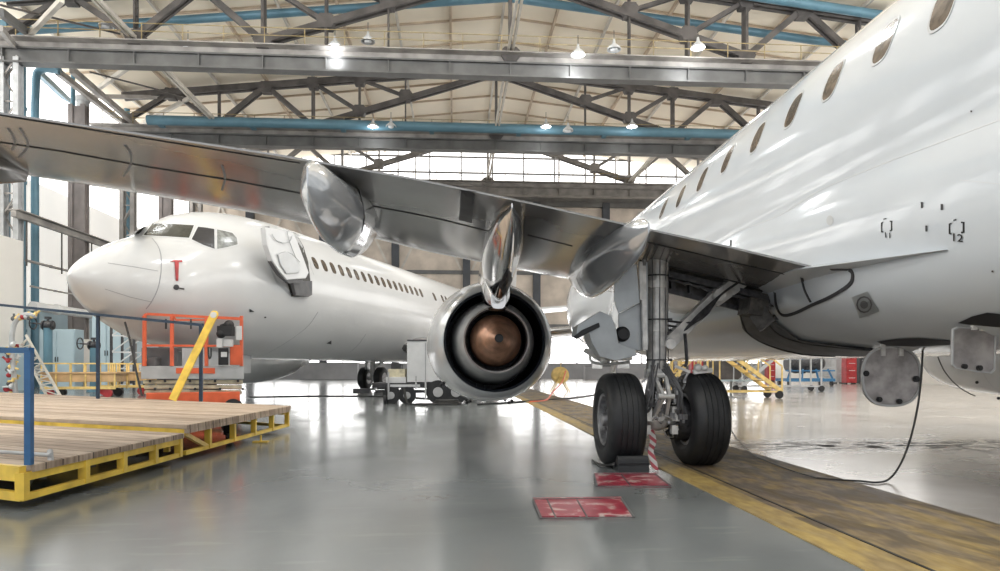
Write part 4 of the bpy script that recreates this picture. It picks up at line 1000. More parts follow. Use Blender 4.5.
# cabin windows
for i in range(40):
    s = 6.55+i*.508
    if i in (17, 18, 20): continue
    hw, zt_, zb = cat(F7, s) if s < 24 else _i(F7, s)
    b = MB(); zc = lerp(zb, zt_, .47); hh = zt_-zc; z0 = 4.15; o = []
    for k in range(16):
        a = 2*PI*k/16; yy = s+.125*math.copysign(abs(math.cos(a))**.7, math.cos(a)); zz = z0+.18*math.copysign(abs(math.sin(a))**.7, math.sin(a))
        cs = math.sqrt(max(0, 1-((zz-zc)/hh)**2)); o.append(fl(hw*cs+.012, yy, zz))
    b.add(o+[p+FM.to_3x3() @ V((-.03, 0, 0)) for p in o], [tuple(range(16))]+[(k, (k+1) % 16, 16+(k+1) % 16, 16+k) for k in range(16)]); obj('cabin_window', b, M_glass, far)
    if i > 26: break
# open front door
b = MB(); patch(b, S7, [(264, 227), (285, 229), (297, 235), (303, 246), (308, 262), (310, 280), (309, 297), (291, 297), (276, 283), (267, 262), (263, 243)], .006, 4, 3, rim=.9); obj('door_frame', b, M_grey, far)
b = MB(); patch(b, S7, [(288, 231), (296, 234), (303, 246), (308, 262), (310, 280), (309, 296.5), (291, 296.5), (287, 283), (300, 276), (292, 252)], .010, 4, 3); obj('door_opening', b, mat('doorway_dark', (.07, .065, .06), .6, 0, .5, 8), far)
c = S7.hit(285, 262)[0]; nrm = FM.to_3x3() @ V((1, 0, 0))
def onp(px, py, off, c=c):
    r = ray(px, py); t = (c+nrm*off-CAM).dot(nrm)/r.dot(nrm); return CAM+r*t
dp = [(265, 227), (280, 229), (293, 232), (297, 240), (303, 256), (309, 272.5), (306, 278.5), (287, 280), (280, 272), (272, 260), (267, 245)]
b = MB(); b.prism([onp(x, y, .42) for x, y in dp], -nrm*.14); dd = obj('open_door', b, M_white2, far, bevel=.02)
b = MB(); b.prism([onp(x, y, .28) for x, y in [(262.5, 227), (266, 226.5), (268, 245), (273, 260), (281, 272), (288, 280), (300, 279.5), (299, 283), (286, 283.5), (276, 275), (268, 262), (263.5, 246)]], nrm*.10); obj('door_edge', b, M_seal, dd)
b = MB()
for pts in ([(272, 234), (276, 240), (284, 243), (290, 241), (292, 236)], [(277, 255), (284, 252), (292, 254), (300, 262)], [(287, 231), (290, 243), (296, 258)]):
    b.path(smooth_pts([onp(x, y, .45) for x, y in pts], 4), .009, 6)
obj('door_handle_linkage', b, M_grey, dd)
b = MB(); b.prism([onp(x, y, .46) for x, y in [(278, 254), (287, 251), (295, 258), (301, 268), (299, 273), (287, 274), (281, 265)]], -nrm*.04); obj('slide_cover', b, M_lgrey, dd, bevel=.02)
b = MB(); b.prism([onp(x, y, .2) for x, y in [(290, 283), (303, 281), (309, 281), (309, 295), (305, 297), (293, 295)]], nrm*.1); obj('door_hinge_box', b, M_seal, dd)
# wings, engines, gear, tail
def far_wing(sg):
    st = [(1.0, 13.3, 20.9, 1.95, .75), (1.9, 13.8, 20.8, 2.05, .7), (5.6, 16.0, 20.9, 2.5, .45), (11, 18.6, 22.2, 3.1, .3), (17, 21.6, 23.4, 3.8, .16)]
    rings = []
    for x, yl, yt, z, t in st:
        up = []; lo = []; c_ = yt-yl
        for i in range(11):
            u = .5*(1-math.cos(PI*i/10)); th = t*.5*(2.6*math.sqrt(u)*(1-u)+.04); up.append(fl(sg*x, yl+u*c_, z+th)); lo.append(fl(sg*x, yl+u*c_, z-th*.8))
        rings.append(up+lo[::-1])
    b = MB(); b.loft(rings); obj('wing', b, M_wing, far, smooth=40)
    b = MB(); cx, cz = sg*4.85, 1.48
    pr = [(11.0, .78), (10.9, .86), (11.0, .93), (11.5, 1.03), (12.5, 1.08), (13.6, 1.02), (14.6, .86), (15.2, .74)]
    b.loft([[fl(cx+math.cos(2*PI*i/40)*r, y, cz+math.sin(2*PI*i/40)*r*(.95 if math.sin(2*PI*i/40) < 0 else 1)) for i in range(40)] for y, r in pr], cap=False)
    en = obj('engine', b, M_cowl, far, smooth=50)
    b = MB(); b.loft([[fl(cx+math.cos(2*PI*i/40)*r, y, cz+math.sin(2*PI*i/40)*r*.96) for i in range(40)] for y, r in [(11.0, .78), (12.2, .76), (12.25, .05)]]); obj('fan', b, M_dark, en)
    b = MB(); b.loft([[fl(cx+math.cos(2*PI*i/32)*r, y, cz+math.sin(2*PI*i/32)*r) for i in range(32)] for y, r in [(14.6, .6), (15.8, .45), (16.5, .3), (17.1, .05)]]); obj('exhaust_cone', b, M_core, en, smooth=50)
    b = MB(); b.prism([fl(cx-.12, 12.2, 2.4), fl(cx-.12, 15.8, 1.95), fl(cx-.12, 17.4, 2.2), fl(cx-.12, 16.0, 2.6)], FM.to_3x3() @ V((.24, 0, 0))); obj('pylon', b, M_cowl, en)
far_wing(1); far_wing(-1)
def far_wheel(x, y, r, w, parent):
    b = MB(); pr = [(-w/2, r*.5), (-w/2, r*.85), (-w*.35, r*.98), (w*.35, r*.98), (w/2, r*.85), (w/2, r*.5), (w*.4, r*.45), (w*.3, .02)]
    n = 32
    for q in (1,):
        b.loft([[fl(x+a, y+math.cos(2*PI*i/n)*rr, r+math.sin(2*PI*i/n)*rr) for i in range(n)] for a, rr in pr])
    o = obj('wheel', b, M_rub, parent, smooth=40)
    b = MB(); b.loft([[fl(x+a, y+math.cos(2*PI*i/n)*rr, r+math.sin(2*PI*i/n)*rr) for i in range(n)] for a, rr in [(w*.5, r*.5), (w*.52, r*.48), (w*.4, r*.3), (w*.55, r*.15), (w*.55, .01)]]); obj('hub', b, M_hub, o)
for sg in (1, -1):
    b = MB(); b.tube(fl(sg*2.86, 19.6, .5), fl(sg*2.86, 19.6, 2.3), .13, 16); b.tube(fl(sg*2.86-.45, 19.6, .56), fl(sg*2.86+.45, 19.6, .56), .08, 12); g7 = obj('main_landing_gear', b, M_leg, far, smooth=40)
    b = MB(); b.bar(fl(sg*2.8, 19.6, 1.1), fl(sg*1.5, 19.6, 1.9), .1, .12); obj('side_brace', b, M_leg, g7)
    b = MB(); b.box(fl(sg*3.1, 19.6, 1.5), (.05, .7, 1.0), NA); obj('gear_door', b, M_cowl, g7)
    for dx in (-.43, .43): far_wheel(sg*2.86+dx, 19.6, .56, .4, g7)
b = MB(); b.tube(fl(0, 4.0, .35), fl(0, 4.0, 1.7), .09, 16); b.tube(fl(-.25, 4, .34), fl(.25, 4, .34), .05, 10); g7 = obj('nose_landing_gear', b, M_leg, far, smooth=40)
for dx in (-.2, .2): far_wheel(dx, 4.0, .34, .2, g7)
for dx in (-.45, .45): b = MB(); b.box(fl(dx, 4.3, 1.25), (.03, 1.9, .6), NA); obj('gear_door', b, M_cowl, g7)
b = MB(); b.prism([fl(-.12, 28, 5.2), fl(-.12, 30, 6.2), fl(-.12, 35.5, 12.4), fl(-.12, 38.2, 12.4), fl(-.12, 36.8, 5.0)], FM.to_3x3() @ V((.24, 0, 0))); obj('vertical_fin', b, M_white2, far, bevel=.05)
for sg in (-1, 1): b = MB(); b.prism([fl(sg*.3, 33.5, 4.9), fl(sg*.3, 37, 4.9), fl(sg*7, 39, 5.6), fl(sg*7, 37.4, 5.6)], (0, 0, .16)); obj('tailplane', b, M_white2, far, bevel=.03)

# =================================================================== WORK PLATFORMS (left foreground)
def pt(xc, d, z): return W(xc, d, z)
wd = wood_mat('weathered_planks', 0)
DI = V((-3.29, 1.45, 0)).normalized()   # camera-frame direction of the front edges
def cf(xc, d, z, q=0): return W(xc+DI.x*q, d+DI.y*q, z)
ang = math.atan2((cf(0, 0, 0, 1)-cf(0, 0, 0, 0)).y, (cf(0, 0, 0, 1)-cf(0, 0, 0, 0)).x)
wd.node_tree.nodes['Mapping'].inputs['Rotation'].default_value = (0, 0, -ang)
t = empty('work_platform', cf(-3.68, 7.85, 0), 0, 'upper wooden platform deck on a yellow steel frame with plank top', 'work platform', 'plank topped work platforms')
A_, B2 = (-3.68, 7.85), (-3.68, 11.75)
top = .437
poly = [W(A_[0], A_[1], top), W(B2[0], B2[1], top), W(B2[0]-12.0, B2[1]+7.7, top), W(A_[0]-9, A_[1]+3.97, top)]
b = MB(); b.prism([p-V((0, 0, .05)) for p in poly], (0, 0, .05)); obj('plank_deck', b, wd, t, bevel=.004)
b = MB(); b.bar(W(-3.70, 7.87, top-.075), W(-3.70, 11.7, top-.075), .05, .05); obj('edge_board', b, wd, t)
b = MB(); b.bar(cf(-3.72, 7.9, top-.09), cf(-3.72, 7.9, top-.09, 9), .05, .075); obj('front_rail', b, M_yel, t)
b = MB(); b.bar(W(-3.74, 7.9, .10), W(-3.74, 11.72, .10), .05, .05); obj('side_rail', b, M_yel, t)
b = MB(); b.bar(cf(-3.74, 11.6, .10), W(-12, 17, .10), .05, .05); b.bar(cf(-3.74, 11.6, .33), W(-12, 17, .33), .05, .08); obj('back_rail', b, M_yel, t)
for i in range(5):
    d = 8.55+i*.79; b = MB(); b.bar(W(-3.74, d, .08), W(-3.74, d, .37), .07, .07); obj('post', b, M_yel, t)
b = MB(); b.bar(W(-3.74, 7.9, .33), W(-3.74, 8.5, .11), .05, .05); obj('corner_brace', b, M_yel2, t)
for i in range(6): b = MB(); b.bar(cf(-3.74, 7.92, .1, .3+i*1.3), cf(-3.74, 7.92, .36, .3+i*1.3), .06, .06); obj('post', b, M_yel, t)
for i in range(4): b = MB(); b.bar(cf(-3.9, 8.6+i*.9, .33), cf(-3.9, 8.6+i*.9, .33, 8), .06, .08); obj('joist', b, M_seal, t)
b = MB(); b.lathe([(-.04, .03), (-.04, .10), (.04, .10), (.04, .03)], W(-4.0, 9.9, .105), 'X', 24); b.box(W(-4.0, 9.9, .2), (.14, .2, .16)); obj('caster_wheel', b, M_black, t)
b = MB(); b.bar(W(-4.5, 10.8, .18), W(-3.9, 9.6, .12), .05, .04); obj('tow_arm', b, M_dark, t)
b = MB(); b.tube(W(-3.55, 9.9, .01), W(-3.55, 9.9, .11), .015, 8); b.box(W(-3.55, 9.9, .012), (.22, .1, .02)); obj('jack_foot', b, M_yel, t)
# lower platform
t2 = empty('work_platform', cf(-3.69, 5.2, 0), 0, 'lower wooden platform on a yellow frame nearest the camera, with blue post', 'work platform', 'plank topped work platforms')
tl = .352
poly = [W(-3.69, 5.2, tl), W(-3.69, 7.75, tl), cf(-3.69, 7.75, tl, 9), cf(-3.69, 5.2, tl, 9)]
b = MB(); b.prism([p-V((0, 0, .045)) for p in poly], (0, 0, .045)); obj('plank_deck', b, wd, t2, bevel=.004)
b = MB(); b.bar(W(-3.70, 5.25, tl-.03), W(-3.70, 7.75, tl-.03), .06, .055); obj('edge_board', b, wd, t2)
b = MB(); b.bar(W(-3.71, 5.16, tl-.085), W(-3.71, 7.75, tl-.085), .05, .07); obj('side_rail', b, M_yel, t2)
b = MB(); b.bar(W(-3.71, 5.16, .105), W(-3.71, 7.75, .105), .05, .05); obj('lower_rail', b, M_yel, t2)
b = MB(); b.bar(cf(-3.70, 5.17, tl-.06), cf(-3.70, 5.17, tl-.06, 9), .05, .12); obj('front_board', b, M_yel, t2)
b = MB(); b.bar(cf(-3.70, 5.17, .115), cf(-3.70, 5.17, .115, 9), .05, .07); obj('front_rail', b, M_yel, t2)
for d in (5.18, 5.95, 6.55, 7.15, 7.7): b = MB(); b.bar(W(-3.71, d, .09), W(-3.71, d, .30), .07, .07); obj('post', b, M_yel, t2)
for i in range(4): b = MB(); b.bar(cf(-3.70, 5.18, .09, .9+i*1.6), cf(-3.70, 5.18, .30, .9+i*1.6), .09, .07); obj('post', b, M_yel, t2)
for i in range(3): b = MB(); b.bar(cf(-3.9, 5.7+i*.7, .20), cf(-3.9, 5.7+i*.7, .20, 8), .05, .08); obj('joist', b, M_seal, t2)
b = MB(); b.bar(W(-3.8, 5.3, .15), W(-5.0, 7.4, .15), .05, .05); obj('tie_strap', b, M_dark, t2)
for q in (.5, 7): b = MB(); p = cf(-4.0, 5.6, .06, q); b.lathe([(-.03, .01), (-.03, .06), (.03, .06), (.03, .01)], p, 'X', 20); b.box(p+V((0, 0, .1)), (.1, .1, .12)); obj('caster_wheel', b, M_black, t2)
def hand(name, lab, parts, m, cat_='railing', grp=None):
    base = parts[0][1][0]
    t = empty(name, (base[0], base[1], base[2]), 0, lab, cat_, grp)
    for n_, pts, r in parts:
        b = MB()
        if len(pts) == 2: b.bar(pts[0], pts[1], r*2, r*2)
        else: b.path(pts, r, 8)
        obj(n_, b, m, t)
    return t
hand('guard_rail', 'bright blue guard rail post at the corner of the lower platform', [('post', [W(-3.70*1.0, 5.24, tl), W(-3.70, 5.24, 1.25)], .024), ('top_rail', [W(-3.68, 5.24, 1.25), cf(-3.70, 5.24, 1.29, 3)], .022), ('mid_rail', [W(-3.70, 5.26, .85), cf(-3.70, 5.26, .86, .0)], .01)][:2], M_blue, 'railing', 'blue guard rails')
b = MB(); b.tube(P(-60, 448, d=5.8), P(50, 455, d=5.5), .016, 10); b.tube(P(50, 451, d=5.6), P(51, 462, d=5.5), .022, 10)
obj('drop_bar', b, M_grey, smooth=40, label='grey loose bar lying on the lower platform deck behind the blue post', cat='bar')
pts = [(0, 305, 15.5), (98, 315, 14.4), (202, 325.5, 13.2)]
tt = hand('guard_rail', 'long dark navy guard rail with two posts on the upper platform', [('post', [V((0, 0, 0)), V((0, 0, 1))], .03)], M_navy, 'railing', 'blue guard rails') if False else None
p98, p201 = P(98, 315, d=14.4), P(201, 325, d=13.2); pm = P(-60, 299, d=16.2)
def _z(p, z): return V((p.x, p.y, z))
hand('guard_rail', 'long dark navy guard rail with two posts on the upper platform', [('post', [_z(p201, top), p201], .03), ('post', [_z(p98, top), p98], .03), ('post', [_z(pm, top), pm], .03), ('top_rail', [p201+V((.03, 0, 0)), pm], .028)], M_navy, 'railing', 'blue guard rails')
b = MB(); b.path(smooth_pts([P(125, 322, d=14.1), P(131, 345, d=14), P(136, 370, d=13.9), P(142, 396, d=13.8)], 4), .022, 8); obj('safety_chain', b, M_cable, label='slack black chain hanging from the navy guard rail', cat='chain')
for x, y in ((167, 323), (191, 324), (140, 320)): pass
# yellow leaning bar
t = empty('tow_bar', P(170, 399, d=12.6), 0, 'yellow flat bar with round eye leaning over the orange lift', 'bar')
a_, c_ = P(172, 400, d=12.6), P(214, 314, d=12.9); dv = (c_-a_).normalized(); sd = dv.cross(FW).normalized()
b = MB(); w = .07
out = [a_-sd*w, a_+sd*w, c_+sd*w]
for i in range(9): q = PI*i/8; out.append(c_+sd*w*math.cos(q)+dv*w*math.sin(q))
out.append(c_-sd*w)
b.prism(out[:2]+out[3:], FW*.04); obj('flat_bar', b, M_yel, t)
b = MB(); ring = [c_-FW*.012+sd*math.cos(2*PI*i/20)*.06+dv*math.sin(2*PI*i/20)*.06-dv*.02 for i in range(20)]; b.prism(ring, FW*.01); obj('eye_hole', b, M_lgrey, t)

# =================================================================== SCISSOR LIFT
LD = 14.8
SD = ray(192, HY).normalized(); L0 = LD*ray(192, HY).length
def lp_(px, py, dd=0):
    q = ray(px, py); return CAM+q*((L0+dd)/q.dot(SD))
t = empty('scissor_lift', _z(lp_(192, 380, .6), 0), 0, 'orange scissor lift with guard rails parked under the white nose', 'scissor lift')
D2 = .9
def box_px(name, x0, y0, x1, y1, d0, d1, m, par, bev=.01, **k):
    b = MB(); b.prism([lp_(x0, y0, d0), lp_(x1, y0, d0), lp_(x1, y1, d0), lp_(x0, y1, d0)], SD*(d1-d0)); return obj(name, b, m, par, bevel=bev, **k)
box_px('deck', 141, 366, 244, 379, 0, D2, M_grey, t)
box_px('deck_stripe', 176, 368, 215, 373.5, -.02, 0, M_org, t, 0)
for i, y in enumerate((382, 387, 392)): 
    box_px('scissor_arm', 143+i, y-2, 243-i, y+1.8, .1+.04*i, .22+.04*i, M_beige, t); box_px('scissor_arm', 144, y-1, 242, y+2.4, .7, .82, M_beige, t)
b = MB()
for x in (150, 165, 190, 215, 238): b.tube(lp_(x, 381, .05), lp_(x, 381, .84), .03, 8); b.tube(lp_(x+5, 389, .05), lp_(x+5, 389, .84), .03, 8)
obj('pivot_pin', b, M_dark, t)
b = MB(); b.prism([_z(lp_(146, 396, 0), .22), _z(lp_(240, 396, 0), .22), _z(lp_(240, 396, 0), .56), _z(lp_(146, 396, 0), .56)], SD*.85); obj('chassis', b, M_org, t, bevel=.02)
for x in (152, 233):
    for dz in (-.05, .74): 
        p = _z(lp_(x, 396, dz), .2); b = MB(); b.tube(p, p+SD*.13, .2, 24); b.tube(p-SD*.01, p, .1, 16); obj('wheel', b, M_rub, t, smooth=40)
Y0, Y1 = 0.0, D2
def rail(name, pts, r=.028): b = MB(); [b.bar(a, c, r*2, r*2) for a, c in zip(pts, pts[1:])]; obj(name, b, M_org, t)
for dd in (0, D2):
    rail('top_rail', [lp_(144, 316, dd), lp_(147, 314, dd), lp_(240, 319 if dd == 0 else 318.5, dd), lp_(242, 322, dd)])
    rail('mid_rail', [lp_(143, 345.5, dd), lp_(242, 346, dd)], .024)
    for x in (144.5, 172, 206.5, 241.5): rail('upright', [lp_(x, 366, dd), lp_(x, 316, dd)], .032)
for x in (144.5, 241.5): rail('end_rail', [lp_(x, 317, 0), lp_(x, 317, D2)]); rail('end_rail', [lp_(x, 346, 0), lp_(x, 346, D2)], .024)
rail('gate_bar', [lp_(172, 314, 0), lp_(176, 320, 0), lp_(206, 320, 0)], .02)
box_px('side_panel', 230, 346, 242, 365, -.03, .03, M_org, t)
cb = box_px('control_box', 218.5, 348, 228.5, 365, -.12, 0.02, M_black, t); box_px('control_label', 221, 352, 227, 357, -.125, -.12, M_lgrey, cb, 0)
b = MB(); b.box(lp_(226, 331, -.02), (.32, .25, .22)); b.sphere(lp_(221, 334, -.05), .10); b.sphere(lp_(229, 325, -.02), .11); b.tube(lp_(220, 326, 0), lp_(232, 322, 0), .03, 8); obj('joystick_console', b, M_black, t, bevel=.01)
b = MB(); b.box(lp_(220, 343, -.04), (.12, .1, .2)); b.box(lp_(228, 343, -.04), (.2, .12, .16)); obj('hand_controller', b, M_lgrey, t)
box_px('manual_box', 236, 326, 242, 340, -.06, 0, M_lgrey, t)
box_px('information_sheet', 182, 348, 204, 366, .55, .58, M_lgrey, t, 0)
b = MB(); b.box(lp_(160, 357, .5), (.6, .5, .42)); b.box(lp_(152, 362, .2), (.3, .3, .2)); obj('tool_bag', b, M_seal, t, bevel=.03)
b = MB(); b.path(smooth_pts([lp_(208, 347, -.03), lp_(209, 358, -.05), lp_(211, 356, -.05), lp_(211, 348, -.03)], 5), .018, 6); obj('cable_loop', b, M_cable, t)
for x in (166, 191): b = MB(); b.bar(lp_(x, 319, -.02), lp_(x, 329, -.02), .03, .03); obj('strap', b, M_cable, t)

# =================================================================== GROUND CART with grey cabinet
GD = 20.3
def gp(px, py, dd=0): return P(px, py, d=GD+dd)
t = empty('ground_power_cart', _z(gp(415, 400, .5), 0), 0, 'ground cart with tall grey cabinet on a wheeled frame behind the engine', 'ground cart')
def gbox(name, x0, y0, x1, y1, d0, d1, m, par, bev=.01, **k):
    b = MB(); b.prism([gp(x0, y0, d0), gp(x1, y0, d0), gp(x1, y1, d0), gp(x0, y1, d0)], FW*(d1-d0)); return obj(name, b, m, par, bevel=bev, **k)
cab = gbox('cabinet', 407, 341, 455, 382, 0, 1.2, M_lgrey, t); gbox('cabinet_top', 407, 339.6, 456, 341, -.03, 1.23, M_dark, cab)
b = MB(); b.bar(gp(425.5, 343, -.01), gp(425.5, 380, -.01), .02, .02); obj('cabinet_joint', b, M_seam, cab)
gbox('chassis', 372, 383, 462, 388, 0, 1.3, M_dark, t); gbox('side_rail', 375, 390, 440, 393, .1, .2, M_dark, t); gbox('step_plate', 390, 384.5, 420, 387, -.05, 0, M_lgrey, t, 0)
gbox('pump_unit', 388, 369, 405, 383, .1, .9, M_tan if False else M_beige, t); gbox('gauge_box', 391, 363, 401, 369, .2, .6, M_dark, t); gbox('side_tank', 386, 377, 406, 383, .0, .1, M_lgrey, t)
for x, r in ((391, .26), (407, .26), (438, .36), (456, .36)):
    for dd in (-.1, 1.2):
        p = _z(gp(x, 396, dd), r); b = MB(); b.tube(p, p+FW*.16, r, 28); w_ = obj('wheel', b, M_rub, t, smooth=40)
        b = MB(); b.tube(p-FW*.015, p, r*.42, 20); b.tube(p-FW*.03, p-FW*.01, r*.2, 12); obj('hub', b, M_grey, w_)
b = MB(); b.lathe([(-.04, .02), (-.04, .14), (.04, .14), (.04, .02)], _z(gp(385, 400, -.2), .14), 'X', 20); b.bar(_z(gp(385, 400, -.2), .2), gp(386, 385, -.2), .05, .05); obj('jockey_wheel', b, M_rub, t)
b = MB(); b.bar(gp(356, 390, -.1), gp(375, 389, .3), .1, .06); b.box(gp(362, 391, 0), (.5, .3, .14)); obj('tow_bar', b, M_dark, t)
for x, y0, y1 in ((388.5, 372, 400), (425.5, 380, 404), (416, 376, 389)): b = MB(); b.bar(gp(x, y0, -.15), gp(x, y1 if y1 < 400 else 399.5, -.15), .05, .05); obj('stanchion', b, M_grey, t)
b = MB(); b.path(smooth_pts([gp(404, 388, -.1), _z(gp(408, 400, -.4), .03), _z(gp(420, 404, -.8), .03), _z(gp(440, 403, -.8), .03), _z(gp(460, 401, -.5), .03)], 5), .04, 8); obj('hose', b, M_cable, t)
for i in range(3):
    b = MB()
    n_ = 20; c = _z(gp(447, 402.5, -.6), .035+i*.05); b.path([c+V((math.cos(2*PI*k/n_)*(.42-.05*i), math.sin(2*PI*k/n_)*(.32-.04*i), 0)) for k in range(n_)], .028, 6, closed=True)
    if i == 0: hb = b
    else: hb.v, hb.f, hb.mi = hb.v+b.v, hb.f+[tuple(q+len(hb.v) for q in f_) for f_ in b.f], hb.mi+b.mi
obj('coiled_hose', hb, M_cable, label='black hose coil on the floor beside the ground cart wheels', cat='hose')

# =================================================================== BACKGROUND EQUIPMENT
def stairs(name, px, d, lab, m, flip=1, steps=7, h=2.9, run=2.6, w=.9, grp=None, rz=0):
    base = _z(P(px, 380, d=d), 0); t = empty(name, base, rz, lab, 'access stairs', grp); M0 = wm(t); L = lambda x, y, z: M0 @ V((x*flip, y, z))
    for sy in (0, w):
        b = MB(); b.bar(L(0, sy, .25), L(-run, sy, h*.72), .06, .14); obj('stringer', b, m, t)
        b = MB(); b.bar(L(0, sy, 1.15), L(-run, sy, h*.72+.95), .05, .05)
        for k in range(4): q = k/3; b.bar(L(-run*q, sy, lerp(.25, h*.72, q)), L(-run*q, sy, lerp(1.15, h*.72+.95, q)), .045, .045)
        obj('handrail', b, m, t)
    for k in range(steps): q = (k+.5)/steps; b = MB(); b.box(L(-run*q, w/2, lerp(.25, h*.72, q)), (.26, w, .04), rz); obj('tread', b, m, t)
    b = MB(); b.box(L(-run-.55, w/2, h*.72), (1.1, w, .07), rz)
    b.bar(L(-run-1.1, 0, .2), L(-run-1.1, 0, h*.72+.95), .06, .06); b.bar(L(-run-1.1, w, .2), L(-run-1.1, w, h*.72+.95), .06, .06); b.bar(L(-run-.1, 0, .2), L(-run-.1, 0, h*.72), .06, .06); b.bar(L(-run-.1, w, .2), L(-run-.1, w, h*.72), .06, .06)
    b.bar(L(-run-1.1, 0, h*.72+.95), L(-run, 0, h*.72+.95), .05, .05); b.bar(L(0, 0, .25), L(-run-1.1, 0, .25), .06, .06); b.bar(L(0, w, .25), L(-run-1.1, w, .25), .06, .06)
    obj('landing', b, m, t)
    for x in (0, -run-1.1):
        for y in (0, w): b = MB(); p = L(x+(-.1 if x == 0 else 0), y, .14); b.lathe([(-.04, .02), (-.04, .14), (.04, .14), (.04, .02)], p, 'Y', 18); obj('caster_wheel', b, M_black, t)
    return t
stairs('access_stairs', 782, 23.6, 'yellow wheeled access stairs seen under the fuselage', M_yel2, 1, grp='wheeled access stairs')
stairs('access_stairs', 742, 30, 'grey wheeled stairs behind the yellow ones under the fuselage', M_grey, -1, h=3.4, grp='wheeled access stairs')
stairs('access_stairs', 668, 34, 'ochre steps seen between the main gear wheels', M_yel2, -1, h=2.6, run=1.6, grp='wheeled access stairs')
# small table with post
t = empty('service_table', _z(P(731, 397, d=24.6), 0), 0, 'low white service table left of the yellow stairs', 'table')
q = wm(t); b = MB(); b.box(q @ V((-.1, 0, .62)), (1.5, .8, .05)); obj('top', b, M_wallb, t); b = MB(); b.bar(q @ V((0, 0, .02)), q @ V((0, 0, .6)), .08, .08); b.box(q @ V((0, 0, .02)), (.5, .5, .04)); obj('leg', b, M_grey, t)
# blue engine stand
t = empty('engine_stand', _z(P(805, 380, d=40), 0), 0, 'blue engine stand carrying bare dark engine machinery, right of the yellow stairs', 'engine stand')
q = wm(t); b = MB()
for y in (-.6, .6): b.bar(q @ V((-1.5, y, .35)), q @ V((1.5, y, .35)), .14, .18)
for x in (-1.4, -.5, .5, 1.4): b.bar(q @ V((x, -.6, .35)), q @ V((x, .6, .35)), .12, .14); b.bar(q @ V((x, -.6, .35)), q @ V((x*.8, -.5, 1.0)), .08, .1)
b.bar(q @ V((-1.5, -.6, .9)), q @ V((1.5, -.6, .9)), .08, .08); obj('frame', b, M_mach, t)
b = MB(); b.lathe([(-1.1, .3), (-1.1, .5), (-.6, .62), (0, .55), (.5, .62), (.9, .5), (1.1, .3)], q @ V((0, 0, 1.35)), 'X', 24)
for i in range(14): a = random.random()*6.28; x = random.uniform(-.9, .9); b.tube(q @ V((x, math.cos(a)*.6, 1.35+math.sin(a)*.6)), q @ V((x+random.uniform(-.4, .4), math.cos(a+.6)*.62, 1.35+math.sin(a+.6)*.62)), .06, 8)
obj('engine_core', b, M_legd, t, smooth=40)
for x in (-1.3, 1.3):
    for y in (-.6, .6): b = MB(); b.lathe([(-.05, .02), (-.05, .15), (.05, .15), (.05, .02)], q @ V((x, y, .15)), 'X', 16); obj('caster_wheel', b, M_black, t)
def tool_cab(px, d, w_, h_, m, lab, drawers=4, name='tool_cabinet', grp='tool cabinets'):
    t = empty(name, _z(P(px, 380, d=d), 0), 0, lab, 'cabinet', grp); q = wm(t)
    b = MB(); b.box(q @ V((0, 0, h_/2+.08)), (w_, .6, h_)); obj('body', b, m, t, bevel=.02)
    for k in range(drawers):
        zz = .12+h_*(k+.5)/drawers; b = MB(); b.box(q @ V((0, -.31, zz)), (w_*.9, .03, h_/drawers*.86)); dr = obj('drawer', b, m, t); b = MB(); b.box(q @ V((0, -.34, zz+.05)), (w_*.6, .02, .03)); obj('handle', b, M_lgrey, dr)
    b = MB()
    for x in (-.4, .4): b.box(q @ V((x*w_, 0, .04)), (.1, .4, .08))
    obj('feet', b, M_black, t)
tool_cab(849, 44, .7, 1.9, M_red, 'tall red tool cabinet right of the blue engine stand'); tool_cab(838, 45.5, .6, 2.1, M_grey, 'narrow grey locker left of the red tool cabinet', 2); tool_cab(862, 46, .7, 1.7, M_dark, 'dark locker right of the red tool cabinet', 3)
tool_cab(696, 50, .9, 1.6, M_red, 'small red cabinet beyond the right main wheel', 3); tool_cab(770, 52, .6, 1.8, M_red, 'red cabinet behind the yellow stairs', 4)
tool_cab(826, 52, 1.1, 1.8, M_grey, 'grey cabinet behind the engine stand', 3)
# yellow hose reel near the engine
t = empty('hose_reel', _z(P(560, 385, d=30), 0), 0, 'small yellow hose reel stand just right of the engine', 'hose reel')
q = wm(t); b = MB(); b.lathe([(-.2, .1), (-.2, .38), (-.16, .38), (-.14, .25), (.14, .25), (.16, .38), (.2, .38), (.2, .1)], q @ V((0, 0, .75)), 'Y', 24); obj('drum', b, M_yel2, t, smooth=30)
b = MB()
for x in (-.4, .4): b.bar(q @ V((x, -.3, 0)), q @ V((0, -.25, .75)), .05, .05); b.bar(q @ V((x, .3, 0)), q @ V((0, .25, .75)), .05, .05)
b.bar(q @ V((0, 0, .75)), q @ V((0.1, 0, 2.0)), .04, .04); obj('stand', b, M_yel2, t)
b = MB(); b.path(smooth_pts([P(566, 370, d=30), P(562, 382, d=28), P(553, 392, d=24), _z(P(546, 398, d=22), .03), _z(P(530, 401, d=21), .03)], 6), .03, 6); obj('hose', b, M_org, label='thin orange hose curving from the reel to the floor', cat='hose')
